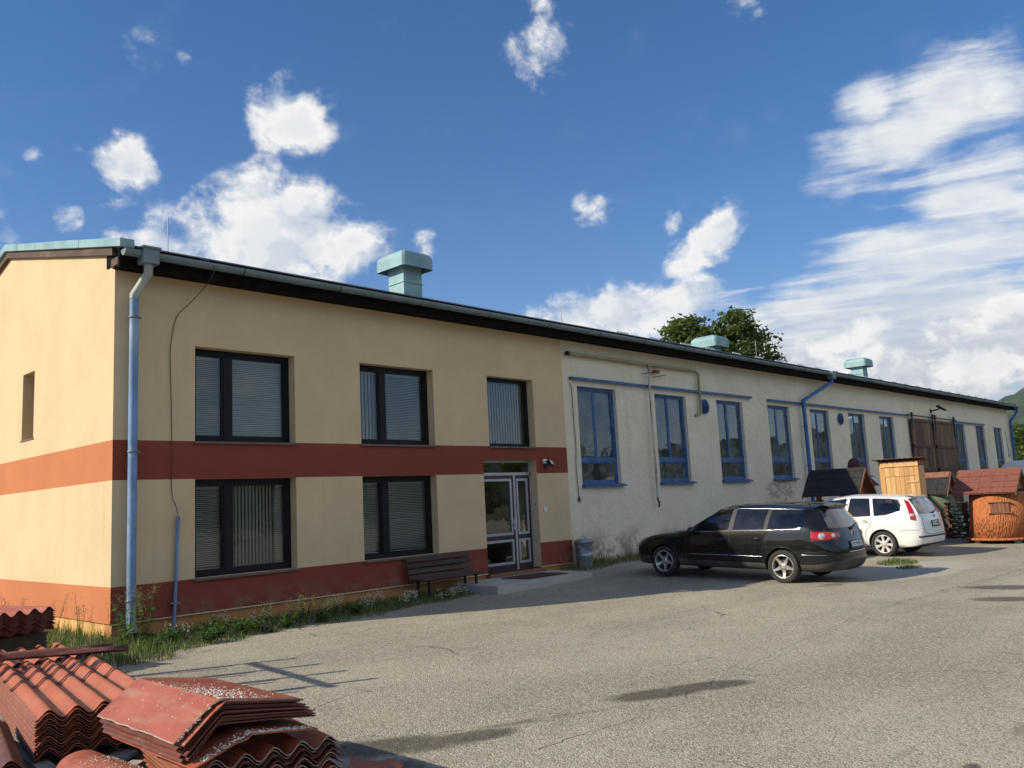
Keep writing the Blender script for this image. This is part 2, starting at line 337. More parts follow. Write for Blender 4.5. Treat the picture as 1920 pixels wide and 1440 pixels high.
# ------------------------------------------------------------ ground
def sm(a, b, x): t = np.clip((x-a)/(b-a), 0, 1); return t*t*(3-2*t)
def GZ(x, y):
    h = .02+.20*sm(7.5, 13., np.asarray(x, float)); t = np.clip((np.asarray(y, float)+6.4)/6.4, 0, 1)
    return h*(t*.75+.25*t*t)
def gz(x, y): return float(GZ(x, y))
def ground():
    def axis(lo, hi, st, far):
        a = list(np.arange(lo, hi+.01, st)); k = st
        l = [lo]; h = [hi]
        while l[-1] > -far: k *= 1.5; l.append(l[-1]-k)
        k = st
        while h[-1] < far: k *= 1.5; h.append(h[-1]+k)
        return np.array(l[:0:-1]+a+h[1:])
    xs = axis(-8, 30, .4, 4300); ys = axis(-16, 4, .4, 4300)
    xs = np.clip(xs, -6200, 6200); ys = np.clip(ys, -6200, 6200)
    X, Y = np.meshgrid(xs, ys); Z = GZ(X, Y)
    near = np.exp(-((X-8)**2/30**2+(Y+6)**2/16**2))
    Z = Z + near*.012*(np.sin(X*.9+1.3*np.sin(Y*.5))+np.sin(Y*1.1+X*.31))*np.clip((-Y-.5)/2, 0, 1)
    nx, ny = len(xs), len(ys)
    v = np.stack([X, Y, Z], -1).reshape(-1, 3)
    i = np.arange(nx*ny).reshape(ny, nx)
    f = np.stack([i[:-1,:-1], i[:-1,1:], i[1:,1:], i[1:,:-1]], -1).reshape(-1, 4)
    me = bpy.data.meshes.new('ground'); me.from_pydata(v.tolist(), [], f.tolist())
    me.polygons.foreach_set('use_smooth', [True]*len(me.polygons))
    M = Mat('weathered_asphalt'); co = M.coord()
    big = M.noise(.35, 5, .6); mid = M.noise(2.2, 6, .65); fine = M.noise(75., 3, .7)
    c = M.mix(M.ramp(big, .32, .68), (.315,.277,.205), (.40,.356,.268))
    c = M.mix(M.ma('MULTIPLY', M.ramp(mid, .45, .7), .3), c, (.24,.212,.165))
    worn = M.ramp(M.noise(.55, 6, .62, M.n('ShaderNodeMapping', {'Vector': co, 'Rotation': (0,0,R(20)), 'Scale': (.35,1.3,1)}).outputs[0]), .45, .62)
    c = M.mix(M.ma('MULTIPLY', worn, .38), c, (.215,.195,.155))
    # stone chips in the binder
    vo = M.n('ShaderNodeTexVoronoi', {'Vector': co, 'Scale': 70.}, feature='F1')
    chip = M.n('ShaderNodeSeparateColor', {0: vo.outputs['Color']}).outputs[0]
    c = M.mix(M.ma('MULTIPLY', M.ramp(chip, .72, .80), .6), c, (.47,.44,.375))
    c = M.mix(M.ma('MULTIPLY', M.ramp(chip, .30, .18), .5), c, (.095,.085,.07))
    vo2 = M.n('ShaderNodeTexVoronoi', {'Vector': co, 'Scale': 24.}, feature='F1')
    ch2 = M.n('ShaderNodeSeparateColor', {0: vo2.outputs['Color']}).outputs[1]
    c = M.mix(M.ma('MULTIPLY', M.ma('MULTIPLY', M.ramp(ch2, .86, .9), M.ramp(vo2.outputs['Distance'], .42, .3)), .6), c, (.56,.53,.47))
    # long cracks and seams
    wv = M.n('ShaderNodeVectorMath', {0: co, 1: M.n('ShaderNodeVectorMath', {0: M.n('ShaderNodeTexNoise', {'Vector': co, 'Scale': .9, 'Detail': 5.}).outputs['Color'], 1: (1.1,1.1,0)}, operation='MULTIPLY').outputs[0]}, operation='ADD').outputs[0]
    ed = M.n('ShaderNodeTexVoronoi', {'Vector': wv, 'Scale': .22}, feature='DISTANCE_TO_EDGE').outputs['Distance']
    crack = M.ma('MULTIPLY', M.ramp(ed, .0045, .001), M.ramp(M.noise(.5, 4), .5, .56))
    ed2 = M.n('ShaderNodeTexVoronoi', {'Vector': wv, 'Scale': .75}, feature='DISTANCE_TO_EDGE').outputs['Distance']
    crack = M.ma('MAXIMUM', crack, M.ma('MULTIPLY', M.ramp(ed2, .009, .002), M.ramp(M.noise(.33, 5, .6, wv), .60, .64)))
    c = M.mix(M.ma('MULTIPLY', crack, .5), c, (.07,.06,.048))
    # damp sandy stains with a shape of their own: (x, y, half length, half width, heading, depth)
    st = None
    for x, y, a, b, t, k in ((1.40,-8.88,.58,.24,-26,1.),(1.95,-9.1,.62,.22,-30,.9),(-1.0,-8.15,.75,.32,-38,.95),(-.55,-8.45,.5,.20,-30,1.),(.2,-8.62,.85,.10,-26,.6),(10.95,-9.45,.7,.36,-62,1.),(9.35,-9.85,.6,.36,-65,1.),(5.6,-8.4,.7,.18,-25,.3),(8.2,-7.9,.8,.2,-30,.3),(1.75,-11.8,.25,.10,0,.5),(.75,-11.75,.1,.06,0,.9),(10.4,-6.75,.75,.22,-10,.6),(-1.6,-8.6,.5,.4,0,.9)):
        v_ = M.n('ShaderNodeVectorMath', {0: co, 1: (x, y, 0)}, operation='SUBTRACT').outputs[0]
        mp = M.n('ShaderNodeMapping', {'Vector': v_, 'Rotation': (0,0,-R(t)), 'Scale': (1,1,0)}, vector_type='POINT').outputs[0]
        sc_ = M.n('ShaderNodeVectorMath', {0: mp, 1: (1/a, 1/b, 0)}, operation='MULTIPLY').outputs[0]
        ln = M.n('ShaderNodeVectorMath', {0: sc_}, operation='LENGTH').outputs['Value']
        m_ = M.ma('MULTIPLY', M.ramp(ln, 1.5, .3), k); st = m_ if st is None else M.ma('MAXIMUM', st, m_)
    stn = M.ramp(M.ma('ADD', st, M.ma('MULTIPLY', M.ma('SUBTRACT', M.noise(1.9, 7, .65), .5), 1.1)), .3, .85)
    stn = M.ma('MULTIPLY', stn, M.ramp(st, .02, .2))
    c = M.mix(M.ma('MULTIPLY', stn, .82), c, M.mix(M.ramp(M.noise(14., 4), .35, .65), (.055,.047,.036), (.10,.086,.066)))
    pv = M.n('ShaderNodeMapping', {'Vector': M.n('ShaderNodeVectorMath', {0: co, 1: (13.4,-7.1,0)}, operation='SUBTRACT').outputs[0], 'Rotation': (0,0,R(12)), 'Scale': (.42,.85,0)}).outputs[0]
    pl_ = M.n('ShaderNodeVectorMath', {0: pv}, operation='LENGTH').outputs['Value']
    c = M.mix(M.ma('MULTIPLY', M.ramp(M.ma('ADD', pl_, M.ma('MULTIPLY', M.noise(2.5, 5), .5)), 1.2, 1.05), .8), c, (.40,.375,.325))
    # pale sand and wood crumbs swept along the yard
    sd = M.ma('MULTIPLY', M.ramp(M.noise(.8, 6, .6), .56, .72), M.ramp(M.noise(38., 4, .7), .48, .62))
    c = M.mix(M.ma('MULTIPLY', sd, .6), c, (.44,.37,.25))
    # fields beyond the yard
    sp = M.n('ShaderNodeSeparateXYZ', {0: co})
    far = M.ramp(M.n('ShaderNodeVectorMath', {0: M.n('ShaderNodeVectorMath', {0: co, 1: (15,-10,0)}, operation='SUBTRACT').outputs[0]}, operation='LENGTH').outputs['Value'], 58., 66.)
    c = M.mix(far, c, M.mix(M.ramp(M.noise(.02, 5), .4, .6), (.05,.085,.025), (.10,.12,.04)))
    M.set(col=c, rough=M.ma('SUBTRACT', .93, M.ma('MULTIPLY', stn, .25)), spec=.25)
    h = M.ma('ADD', M.ma('MULTIPLY', vo.outputs['Distance'], -1.2), M.ma('ADD', M.ma('MULTIPLY', fine, .5), M.ma('MULTIPLY', crack, -1.5)))
    M.bump(h, .55, .012)
    me.materials.append(M.m); o = obj('ground', me); o['kind'] = 'structure'
ground()
def crack(pts, w):
    rr = random.Random(int(pts[0][0]*100)+7); P = []
    for (a, b) in zip(pts, pts[1:]):
        n = max(2, int(math.hypot(b[0]-a[0], b[1]-a[1])/.06))
        for i in range(n): t = i/n; P.append((a[0]+(b[0]-a[0])*t+rr.gauss(0,.012), a[1]+(b[1]-a[1])*t+rr.gauss(0,.012)))
    mb = MB(); k = len(P); vs = []
    for i, (x, y) in enumerate(P):
        q = P[min(i+1,k-1)]; p_ = P[max(i-1,0)]; d = Vector((q[0]-p_[0], q[1]-p_[1])).normalized(); ww = .62*w*rr.uniform(.25,1.)*min(1, i/4, (k-1-i)/4)
        vs += [(x-d.y*ww, y+d.x*ww, gz(x,y)+.018), (x+d.y*ww, y-d.x*ww, gz(x,y)+.018)]
    mb.add(vs, [(2*i,2*i+1,2*i+3,2*i+2) for i in range(k-1)]); return mb.build('crack', CRACK, bpy.data.objects['ground'])
CRACK = simple('crack_filled_with_soil', (.055,.048,.038), 1., var=.3, vscale=20)
for pts, w in (([(-.66,-9.17),(.05,-9.20),(.4,-9.28),(.75,-9.24)], .009),([(-.1,-9.62),(.5,-9.66),(.95,-9.6)], .007),([(.2,-9.45),(.62,-9.36),(.8,-9.24)], .006),([(1.2,-9.0),(2.6,-9.05),(4.6,-8.85),(7.5,-8.6)], .007),([(7.5,-8.6),(9.6,-8.75),(12.2,-8.95),(14.5,-9.1)], .014),([(.9,-5.0),(1.9,-5.5),(2.7,-5.75)], .008),([(-.2,-10.1),(.3,-10.2),(.9,-10.05)], .006)): crack(pts, w)

# ------------------------------------------------------------ building
HT = 5.86; XE = 52.97; RY = 5.35
BLD = thing('industrial_building', 'long low gabled workshop with yellow office end, red bands and blue windows', 'building')
def wall_panel(mb, xs, zs, holes, P, matf, rev, revm):
    """grid of quads in (s,z); P(s,z,d) -> point, d = depth into the wall; holes (s0,s1,z0,z1) get reveals"""
    xs = sorted(set(xs+[h[0] for h in holes]+[h[1] for h in holes])); zs = sorted(set(zs+[h[2] for h in holes]+[h[3] for h in holes]))
    for a, b in zip(xs, xs[1:]):
        for c, d in zip(zs, zs[1:]):
            mx, mz = (a+b)/2, (c+d)/2
            if any(h[0] < mx < h[1] and h[2] < mz < h[3] for h in holes): continue
            mb.quad(P(a,c,0), P(b,c,0), P(b,d,0), P(a,d,0), matf(mx, mz))
    for (a, b, c, d) in holes:
        for (s0,z0,s1,z1) in ((a,c,b,c),(b,c,b,d),(b,d,a,d),(a,d,a,c)):
            zz = sorted({z0, z1} | {z for z in zs if min(z0,z1) < z < max(z0,z1)})
            if z0 == z1: mb.quad(P(s0,z0,0), P(s0,z0,rev), P(s1,z1,rev), P(s1,z1,0), revm((s0+s1)/2, z0))
            else:
                for q0, q1 in zip(zz, zz[1:]): mb.quad(P(s0,q0,0), P(s0,q0,rev), P(s0,q1,rev), P(s0,q1,0), revm(s0, (q0+q1)/2))
UP = [(1.34,3.27),(4.75,6.67),(8.30,9.86)]
ZB1, ZB0, ZL1, ZL0, ZWT = 3.10, 2.47, .84, .29, 4.72
DOOR = (8.07, 9.84, .27, 2.79)
holes = [(a,b,ZB1,ZWT) for a,b in UP]+[(a,b,ZL1,ZB0) for a,b in UP[:2]]+[DOOR]
def band(x, z): return 1 if (ZB0 < z < ZB1 or ZL0 < z < ZL1) else 0
mb = MB()
wall_panel(mb, [0, 11.0], [ZL0, ZL1, ZB0, ZB1, HT], holes, lambda s,z,d: (s,d,z), band, .24, lambda x, z: 0)
mb.quad((11,0,ZL0),(11,.2,ZL0),(11,.2,HT),(11,0,HT),0)
mb.quad((0,0,ZL0),(11,0,ZL0),(11,.1,ZL0),(0,.1,ZL0),1)
mb.build('office_wall', [YEL, REDP], BLD)['label'] = 'yellow plaster front with two dark red bands'
# gable wall with slit window niche
mb = MB()
wall_panel(mb, [0, 10.7], [ZL0, ZL1, ZB0, ZB1, HT], [(3.70,4.36,3.46,4.73)], lambda s,z,d: (d,s,z), lambda x, z: 2 if z < ZB1 and band(x,z) else 0, .34, lambda x, z: 0)
mb.add([(0,0,HT),(0,10.7,HT),(0,10.7,6.1),(0,RY,7.31),(0,0,6.1)], ((0,1,2,3,4),), 0)
mb.box((.34,3.70,3.46),(.38,4.36,4.73),3)
mb.quad((0,0,ZL0),(0,10.7,ZL0),(.1,10.7,ZL0),(.1,0,ZL0),2)
mb.build('gable_wall', [YEL, REDP, ORG, BLACKF], BLD)['label'] = 'sunlit yellow gable wall with orange bands'
mb = MB(); mb.box((-.015,3.66,3.43),(.34,4.40,3.458),0); mb.build('sill', SILL, BLD)
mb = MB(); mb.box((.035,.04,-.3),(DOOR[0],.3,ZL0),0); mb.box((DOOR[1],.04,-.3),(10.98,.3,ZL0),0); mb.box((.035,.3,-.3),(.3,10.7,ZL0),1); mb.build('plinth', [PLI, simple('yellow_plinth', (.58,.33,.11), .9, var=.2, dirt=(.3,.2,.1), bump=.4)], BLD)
# workshop wall
WX = [11.61,15.11,18.54,21.94,25.28,28.82,32.11,42.40,46.03,49.57]; WW = 1.65; WZ0, WZ1 = 2.17, 4.70
mb = MB()
wall_panel(mb, [11.0, XE], [-.3, HT], [(x,x+WW,WZ0,WZ1) for x in WX], lambda s,z,d: (s,.05+d,z), lambda x,z: 0, .16, lambda x,z: 0)
mb.build('workshop_wall', WHITE, BLD)['label'] = 'old whitewashed plaster wall with peeling patches'
mb = MB(); mb.add([(XE,.05,-.3),(XE,10.7,-.3),(XE,10.7,6.1),(XE,RY,7.3),(XE,.05,6.1)], ((0,1,2,3,4),)); mb.build('end_wall', WHITE, BLD)
mb = MB(); mb.quad((0,10.7,-.3),(XE,10.7,-.3),(XE,10.7,6.1),(0,10.7,6.1)); mb.build('rear_wall', YEL, BLD)
# inner surfaces that the windows look onto
mb = MB()
mb.quad((.3,3.4,0),(11,3.4,0),(11,3.4,5.9),(.3,3.4,5.9)); mb.quad((.4,.26,2.75),(10.9,.26,2.75),(10.9,3.4,2.75),(.4,3.4,2.75)); mb.quad((11.05,.3,0),(11.05,10.6,0),(11.05,10.6,5.9),(11.05,.3,5.9))
mb.quad((11.1,8.5,0),(52.8,8.5,0),(52.8,8.5,5.9),(11.1,8.5,5.9)); mb.build('interior_wall', INT, BLD)
# roof: slope z = 6.15 + .23 (y+.45)
def rz(y): return 6.15+.23*((y if y < RY else 2*RY-y)+.45)
mb = MB()
for (y0, y1) in ((-.46, RY), (RY, 11.16)):
    a, b = rz(y0), rz(y1); t = .022
    mb.add([(-.1,y0,a),(XE+.25,y0,a),(XE+.25,y1,b),(-.1,y1,b),(-.1,y0,a-t),(XE+.25,y0,a-t),(XE+.25,y1,b-t),(-.1,y1,b-t)], ((0,1,2,3),(7,6,5,4),(0,4,5,1),(2,6,7,3),(1,5,6,2),(3,7,4,0)))
ROOFO = mb.build('roof', ROOF, BLD)
# snow guards: short plates on the roof edge, coloured near white for the sun glints
me = None
for k, x in enumerate(np.arange(13.2, XE-1, 1.55)):
    m2 = MB(); m2.box((0,0,0),(.55,.012,.06)); m2.box((0,0,0),(.62,.16,.006))
    me = me or m2.mesh('snow_guard_glint', simple('glint_white_zinc', (.8,.8,.78), .5, .0, var=.05))
    o = obj('snow_guard_glint', me, ROOFO, loc=(float(x)+random.uniform(-.1,.1), -.2, rz(-.2)+.005)); 
# eave boards + soffit
mb = MB(); mb.box((-.08,-.36,5.79),(XE+.2,-.30,6.10)); mb.box((-.02,-.30,HT-.0),(XE+.15,.06,HT+.05)); mb.box((-.02,-.3,5.83),(XE+.15,-.02,HT-.004))
mb.box((-.02,-.02,HT+.05),(XE,.3,6.12))
mb.build('eave_board', DKBROWN, BLD)
for k in range(0):
    pass
# rake boards and turquoise verge flashing at the gable
def rake(mb, y0, y1, z_off0, z_off1, x0, x1, m):
    vs = []
    for x in (x0, x1):
        for y, o_ in ((y0,z_off0),(y1,z_off0),(y1,z_off1),(y0,z_off1)): vs.append((x, y, rz(y)+o_))
    mb.add(vs, ((3,2,1,0),(4,5,6,7),(0,1,5,4),(1,2,6,5),(2,3,7,6),(3,0,4,7)), m)
for ya, yb in ((-.06, RY), (RY, 11.1)):
    mb = MB(); rake(mb, ya, yb, -.19, -.04, -.075, -.004, 0); mb.build('rake_board', FASCIA, BLD)
mb = MB(); mb.box((-.07,-.30,5.86),(-.004,-.02,5.98)); mb.build('rake_board', FASCIA, BLD)
ys = [-.5,1.25,3.0,4.55,RY]
for i, (ya, yb) in enumerate(list(zip(ys, ys[1:]))+[(RY,8.0),(8.0,11.2)]):
    mb = MB(); rake(mb, ya+.004, yb-.004, -.055, .085+.004*(i % 2), -.125-.003*(i % 2), .10, 0); mb.build('verge_flashing', TURQ, BLD, .006)
# gutter: half-round channel in lengths with joint bands
def gutter(x0, x1):
    mb = MB(); n = 10; vs = []; 
    for x in (x0, x1):
        for rr in (.098, .090):
            for j in range(n+1):
                a = math.pi+math.pi*j/n; vs.append((x, -.47+rr*math.cos(a), 6.055+rr*math.sin(a)))
    k = n+1; fs = []
    for j in range(n):
        fs += [(j,j+1,2*k+j+1,2*k+j),(k+j+1,k+j,3*k+j,3*k+j+1)]
    fs += [(0,2*k,3*k,k),(n,k+n,3*k+n,2*k+n)]
    mb.add(vs, fs, 0, True)
    return mb
g = gutter(-.06, .02); g.add([(-.06,-.47+.098*math.cos(math.pi+math.pi*j/10),6.055+.098*math.sin(math.pi+math.pi*j/10)) for j in range(11)], (tuple(range(11)),), 0)
g.build('gutter', ZINC, BLD)
edges = [.02]+[x for x in np.arange(2.0, XE+.1, 2.0)]+[XE+.3]
for a, b in zip(edges, edges[1:]):
    o = gutter(a, b).build('gutter', ZINC, BLD)
    m2 = MB(); m2.tube([(b-.03, -.47+.100*math.cos(math.pi+math.pi*j/8), 6.055+.100*math.sin(math.pi+math.pi*j/8)) for j in range(9)], .009, 5); m2.build('gutter_bracket', BLK, o)
# hopper heads + downpipes
def clamp(mb, x, y, z, r): mb.lathe([(r,-.012),(r+.012,-.012),(r+.012,.012),(r,.012)], 16, Matrix.Translation((x,y,z)), 0, True, True); mb.box((x-.01,y+r,z-.01),(x+.01,.02,z+.01)); mb.box((x+r,y-.012,z-.012),(x+r+.05,y+.012,z+.012))
mb = MB(); mb.box((.20,-.60,5.86),(.46,-.36,6.12)); mb.box((.18,-.62,6.10),(.48,-.34,6.135)); h_ = mb.build('hopper', ZINC, BLD, .004)
mb = MB(); mb.tube([(.33,-.48,5.88),(.33,-.48,5.72),(.24,-.17,5.42),(.24,-.17,5.36)], .072, 14); mb.build('downpipe_elbow', PIPEG, BLD)
mb = MB(); mb.tube([(.24,-.17,5.385),(.24,-.17,.28),(.265,-.23,.14)], .069, 16, caps=False); mb.tube([(.264,-.228,.143),(.263,-.226,.146)], .06, 16, 1)
dp = mb.build('downpipe', [PIPEB, BLK], BLD); dp['label'] = 'chalky blue downpipe at the building corner'
for z in (5.05, 3.0+.45-.55, .62):
    mb = MB(); clamp(mb, .24, -.17, z, .069); mb.build('pipe_clamp', ZINC, dp)
mb = MB(); mb.box((.13,-.33,-.02),(.36,-.08,.12)); mb.build('drain_box', BLK, BLD)
def bluepipe(x0, x1, z1, name, zb=.2):
    mb = MB(); mb.box((x0-.16,-.6,5.84),(x0+.16,-.35,6.1)); mb.build('hopper', ZINC, BLD)
    mb = MB(); mb.tube([(x0,-.46,5.86),(x0,-.46,5.70),(x1,-.12,z1),(x1,-.12,zb)], .075, 12); o = mb.build('downpipe', simple(name, (.03,.12,.34), .5, var=.2, dirt=(.12,.2,.36), damt=.4), BLD); o['label'] = 'deep blue downpipe on the white wall'
    for z in (4.0, 2.6): mb = MB(); clamp(mb, x1, -.12, z, .075); mb.build('pipe_clamp', BLUE, o)
bluepipe(26.3, 24.45, 4.95, 'blue_downpipe_paint'); bluepipe(XE+.1, XE-.25, 5.1, 'blue_end_pipe_paint')
mb = MB(); mb.tube([(1.03,-.06,1.87),(.96,-.06,.0)], .027, 10); o = mb.build('cable_conduit', PIPEB, BLD)
for z in (.5,): m2 = MB(); m2.box((.90,-.09,z-.012),(1.06,0,z+.012)); m2.build('pipe_clamp', ZINC, o)

# windows ---------------------------------------------------------------
def bars(mb, rects, y0, y1, m=0):
    for (x0,x1,z0,z1) in rects: mb.box((x0,y0,z0),(x1,y1,z1),m)
def slats(x0, x1, z0, z1, y, pitch=.034, ang=64):
    ang = random.uniform(48, 72); mb = MB(); n = int((z1-z0-.05)/pitch); c, s_ = .0125*math.cos(R(ang)), .0125*math.sin(R(ang))
    for i in range(n):
        z = z1-.045-pitch*i; dz = random.gauss(0,.0022)
        mb.add([(x0,y-c,z-s_+dz),(x1,y-c,z-s_-dz),(x1,y+c,z+s_-dz),(x0,y+c,z+s_+dz)], ((0,1,2,3),))
    mb.box((x0,y-.015,z1-.035),(x1,y+.015,z1)); mb.box((x0,y-.012,z0),(x1,y+.012,z0+.018)); return mb
def vstrips(x0, x1, z0, z1, y, w=.09):
    mb = MB(); x = x0
    while x < x1-.03:
        mb.add([(x,y,z0),(x+w*.8,y+.03,z0),(x+w*.8,y+.03,z1),(x,y,z1)], ((0,1,2,3),)); x += w*.97
    return mb
def office_window(x0, x1, z0, z1, kinds, single=False):
    y0, y1 = .20, .27; f = .085
    rects = [(x0,x1,z1-f,z1),(x0,x1,z0,z0+f),(x0,x0+f,z0+f,z1-f),(x1-f,x1,z0+f,z1-f)]
    xm = x0+.69
    if not single: rects.append((xm-.07,xm+.07,z0+f,z1-f))
    mb = MB(); bars(mb, rects, y0, y1); w = mb.build('window', BLACKF, BLD, .004)
    panes = [(x0+f,x1-f)] if single else [(x0+f,xm-.07),(xm+.07,x1-f)]
    for (a,b), kd in zip(panes, kinds):
        mb = MB(); e = .035
        if not single: bars(mb, [(a,b,z1-f-e,z1-f),(a,b,z0+f,z0+f+e),(a,a+e,z0+f+e,z1-f-e),(b-e,b,z0+f+e,z1-f-e)], y0+.014, y1-.01); mb.build('sash', BLACKF, w)
        mb = MB(); mb.quad((a,y0+.04,z0+f),(b,y0+.04,z0+f),(b,y0+.04,z1-f),(a,y0+.04,z1-f)); mb.build('pane', GLASS, w)
        if kd == 'h': slats(a+.03,b-.03,z0+f+.03,z1-f-.035,y1+.055).build('blind', BLIND, w)
        elif kd == 'v': vstrips(a+.02,b-.02,z0+f+.02,z1-f-.02,y1+.06).build('vertical_blind', BLIND, w)
        elif kd == 'c':
            vstrips(a+.02,b-.14,z0+f,z1-f,y1+.1,.07).build('curtain', CURT, w); slats(b-.17,b-.03,z0+f+.03,z1-f-.035,y1+.055).build('blind', BLIND, w)
    mb = MB(); mb.box((x0-.02,-.045,z0-.042),(x1+.02,.20,z0-.002)); mb.build('sill', SILL, w, .004)
office_window(*UP[0], ZB1, ZWT, 'hh'); office_window(*UP[1], ZB1, ZWT, 'vh'); office_window(*UP[2], ZB1, ZWT, 'v', True)
office_window(*UP[0], ZL1, ZB0, 'hc'); office_window(*UP[1], ZL1, ZB0, 'hh')
def shop_window(x0, idx):
    x1 = x0+WW; y0, y1 = .15, .20; f = .075; zt = 2.74; xm = x0+WW*.47
    w = thing_part('window'); 
    mb = MB(); bars(mb, [(x0,x1,WZ1-f,WZ1),(x0,x1,WZ0,WZ0+f),(x0,x0+f,WZ0+f,WZ1-f),(x1-f*1.3,x1,WZ0+f,WZ1-f),(x0+f,x1-f*1.3,zt,zt+.11)], y0, y1)
    bars(mb, [(xm-.035,xm+.035,zt+.11,WZ1-f)], y0+.008, y1)
    for (a,b,c,d) in ((x0+f,xm-.035,zt+.11,WZ1-f),(xm+.035,x1-f*1.3,zt+.11,WZ1-f),(x0+f,x1-f*1.3,WZ0+f,zt)):
        e = .03; bars(mb, [(a,b,c,c+e),(a,b,d-e,d),(a,a+e,c+e,d-e),(b-e,b,c+e,d-e)], y0+.016, y1-.006)
    w = mb.build('window', BLUE, BLD, .004)
    for (a,b,c,d) in ((x0+f,xm-.035,zt+.11,WZ1-f),(xm+.035,x1-f*1.3,zt+.11,WZ1-f),(x0+f,x1-f*1.3,WZ0+f,zt)):
        t = random.uniform(-.012,.012); t2 = random.uniform(-.01,.01)
        mb = MB(); mb.quad((a,y0+.03+t,c),(b,y0+.03-t,c),(b,y0+.03-t+t2,d),(a,y0+.03+t+t2,d)); mb.build('pane', DUSTY, w)
    mb = MB(); mb.add([(x0-.03,.05,WZ0),(x1+.10,.05,WZ0),(x1+.10,-.08,WZ0-.05),(x0-.03,-.08,WZ0-.05),(x0-.03,.05,WZ0-.07),(x1+.10,.05,WZ0-.07),(x1+.10,-.08,WZ0-.075),(x0-.03,-.08,WZ0-.075)], ((3,2,1,0),(4,5,6,7),(2,3,7,6),(0,3,7,4),(1,5,6,2)))
    mb.build('sill', BLUE, w)
def thing_part(n): return None
for i, x in enumerate(WX): shop_window(x, i)
# things standing inside on two sills
# door ---------------------------------------------------------------
dx0, dx1, dz0, dz1 = DOOR; yd = .20
mb = MB(); f = .06; zt = 2.44; xm = dx0+1.17
bars(mb, [(dx0,dx1,dz1-.05,dz1),(dx0,dx1,zt,zt+.07),(dx0,dx0+.05,dz0,dz1-.05),(dx1-.05,dx1,dz0,dz1-.05)], yd, yd+.07)
DO = mb.build('door', ALU, BLD, .003); DO['label'] = 'glazed double entrance door with aluminium trim and transom light'
def leaf(a, b, zs):
    mb = MB(); s_ = .085
    bars(mb, [(a,a+s_,dz0,zt),(b-s_,b,dz0,zt),(a+s_,b-s_,zt-s_,zt),(a+s_,b-s_,dz0,dz0+.15),(a+s_,b-s_,zs-.06,zs+.06)], yd+.012, yd+.06)
    lf = mb.build('door_leaf', DOORM, DO, .003)
    return lf
for (a, b, zs) in ((dx0+.055, xm-.005, 1.02),(xm+.005, dx1-.055, 1.02)):
    leaf(a, b, zs)
    for (c, d) in ((dz0+.15, zs-.06),(zs+.06, zt-.085)):
        mb = MB(); i0, i1 = a+.085, b-.085; e = .045
        bars(mb, [(i0-.01,i1+.01,c-.01,c+e),(i0-.01,i1+.01,d-e,d+.01),(i0-.01,i0+e,c+e,d-e),(i1-e,i1+.01,c+e,d-e)], yd+.002, yd+.03); mb.build('glazing_bead', ALU, DO)
        mb = MB(); mb.quad((i0,yd+.035,c),(i1,yd+.035,c),(i1,yd+.035,d),(i0,yd+.035,d)); mb.build('pane', DGLASS, DO)
mb = MB(); bars(mb, [(xm-.032,xm+.032,dz0,zt),(dx0+.055,dx0+.085,dz0,zt)], yd-.012, yd+.01); mb.build('cover_strip', ALU, DO)
mb = MB(); mb.quad((dx0+.05,yd+.03,zt+.07),(dx1-.05,yd+.03,zt+.07),(dx1-.05,yd+.03,dz1-.05),(dx0+.05,yd+.03,dz1-.05)); mb.build('pane', DGLASS, DO)
mb = MB(); mb.box((xm-.075,yd-.02,1.18),(xm-.035,yd+.01,1.42)); mb.tube([(xm-.055,yd-.02,1.32),(xm-.055,yd-.06,1.32),(xm-.17,yd-.06,1.32)], .011, 8); mb.build('handle', ALU, DO)
mb = MB(); mb.box((dx0-.02,-.10,.12),(dx1+.02,.27,dz0)); mb.build('threshold', STEPT, BLD, .006)

# wall fittings that belong to the building ------------------------------
for (a, b, z) in ((11.3,20.75,4.88),(21.95,27.9,4.86),(27.9,35.5,4.85),(42.0,47.6,4.78)):
    mb = MB(); mb.box((a,-.045,z-.03),(b,.05,z+.03)); mb.box((a,-.06,z-.04),(b,-.045,z-.025)); mb.build('wall_rail', BLUE, BLD)
mb = MB(); mb.tube([(35.2,-.10,4.86),(42.3,-.10,4.82)], .03, 8); mb.build('gate_rail', BLK, BLD)
mb = MB(); mb.tube([(11.2,-.05,5.50),(17.27,-.05,5.50),(17.42,-.05,5.42),(17.42,-.05,4.28),(17.36,-.05,4.18),(17.2,.04,4.14)], .042, 10); mb.tube([(11.16,-.05,5.5),(11.24,-.05,5.5)], .06, 8, 1); mb.build('gas_pipe', [OLIVE, BLK], BLD)
mb = MB(); mb.tube([(14.7,-.09,5.52),(14.7,-.09,1.75)], .032, 10); mb.tube([(14.7,-.09,1.8),(14.71,-.09,1.66),(14.74,-.11,1.60),(14.72,-.1,1.48)], .026, 8, 1)
mb.tube([(14.4,-.07,5.20),(15.25,-.07,5.34)], .012, 6, 2); mb.tube([(14.95,-.07,5.14),(15.6,-.07,5.26)], .012, 6, 2); mb.box((15.0,-.1,5.28),(15.25,-.02,5.36),2)
mb.build('standpipe', [RUST, BLK, simple('rust', (.13,.05,.022), .9, var=.3)], BLD)['label'] = 'rusty white vertical pipe on the white wall'
def louver(x, z):
    mb = MB(); M = Matrix.Translation((x,.03,z)) @ Matrix.Rotation(R(90),4,'X')
    mb.lathe([(.0,0),(.21,0),(.225,.01),(.225,.05),(.205,.05),(.20,.02),(0,.02)], 24, M)
    for i in range(5):
        zz = -.15+.075*i; hw = math.sqrt(max(.2**2-zz*zz, .001))
        mb.add([(x-hw,-.05,z+zz-.03),(x+hw,-.05,z+zz-.03),(x+hw,.01,z+zz+.03),(x-hw,.01,z+zz+.03)], ((0,1,2,3),))
    mb.build('vent_louver', BLUE, BLD)
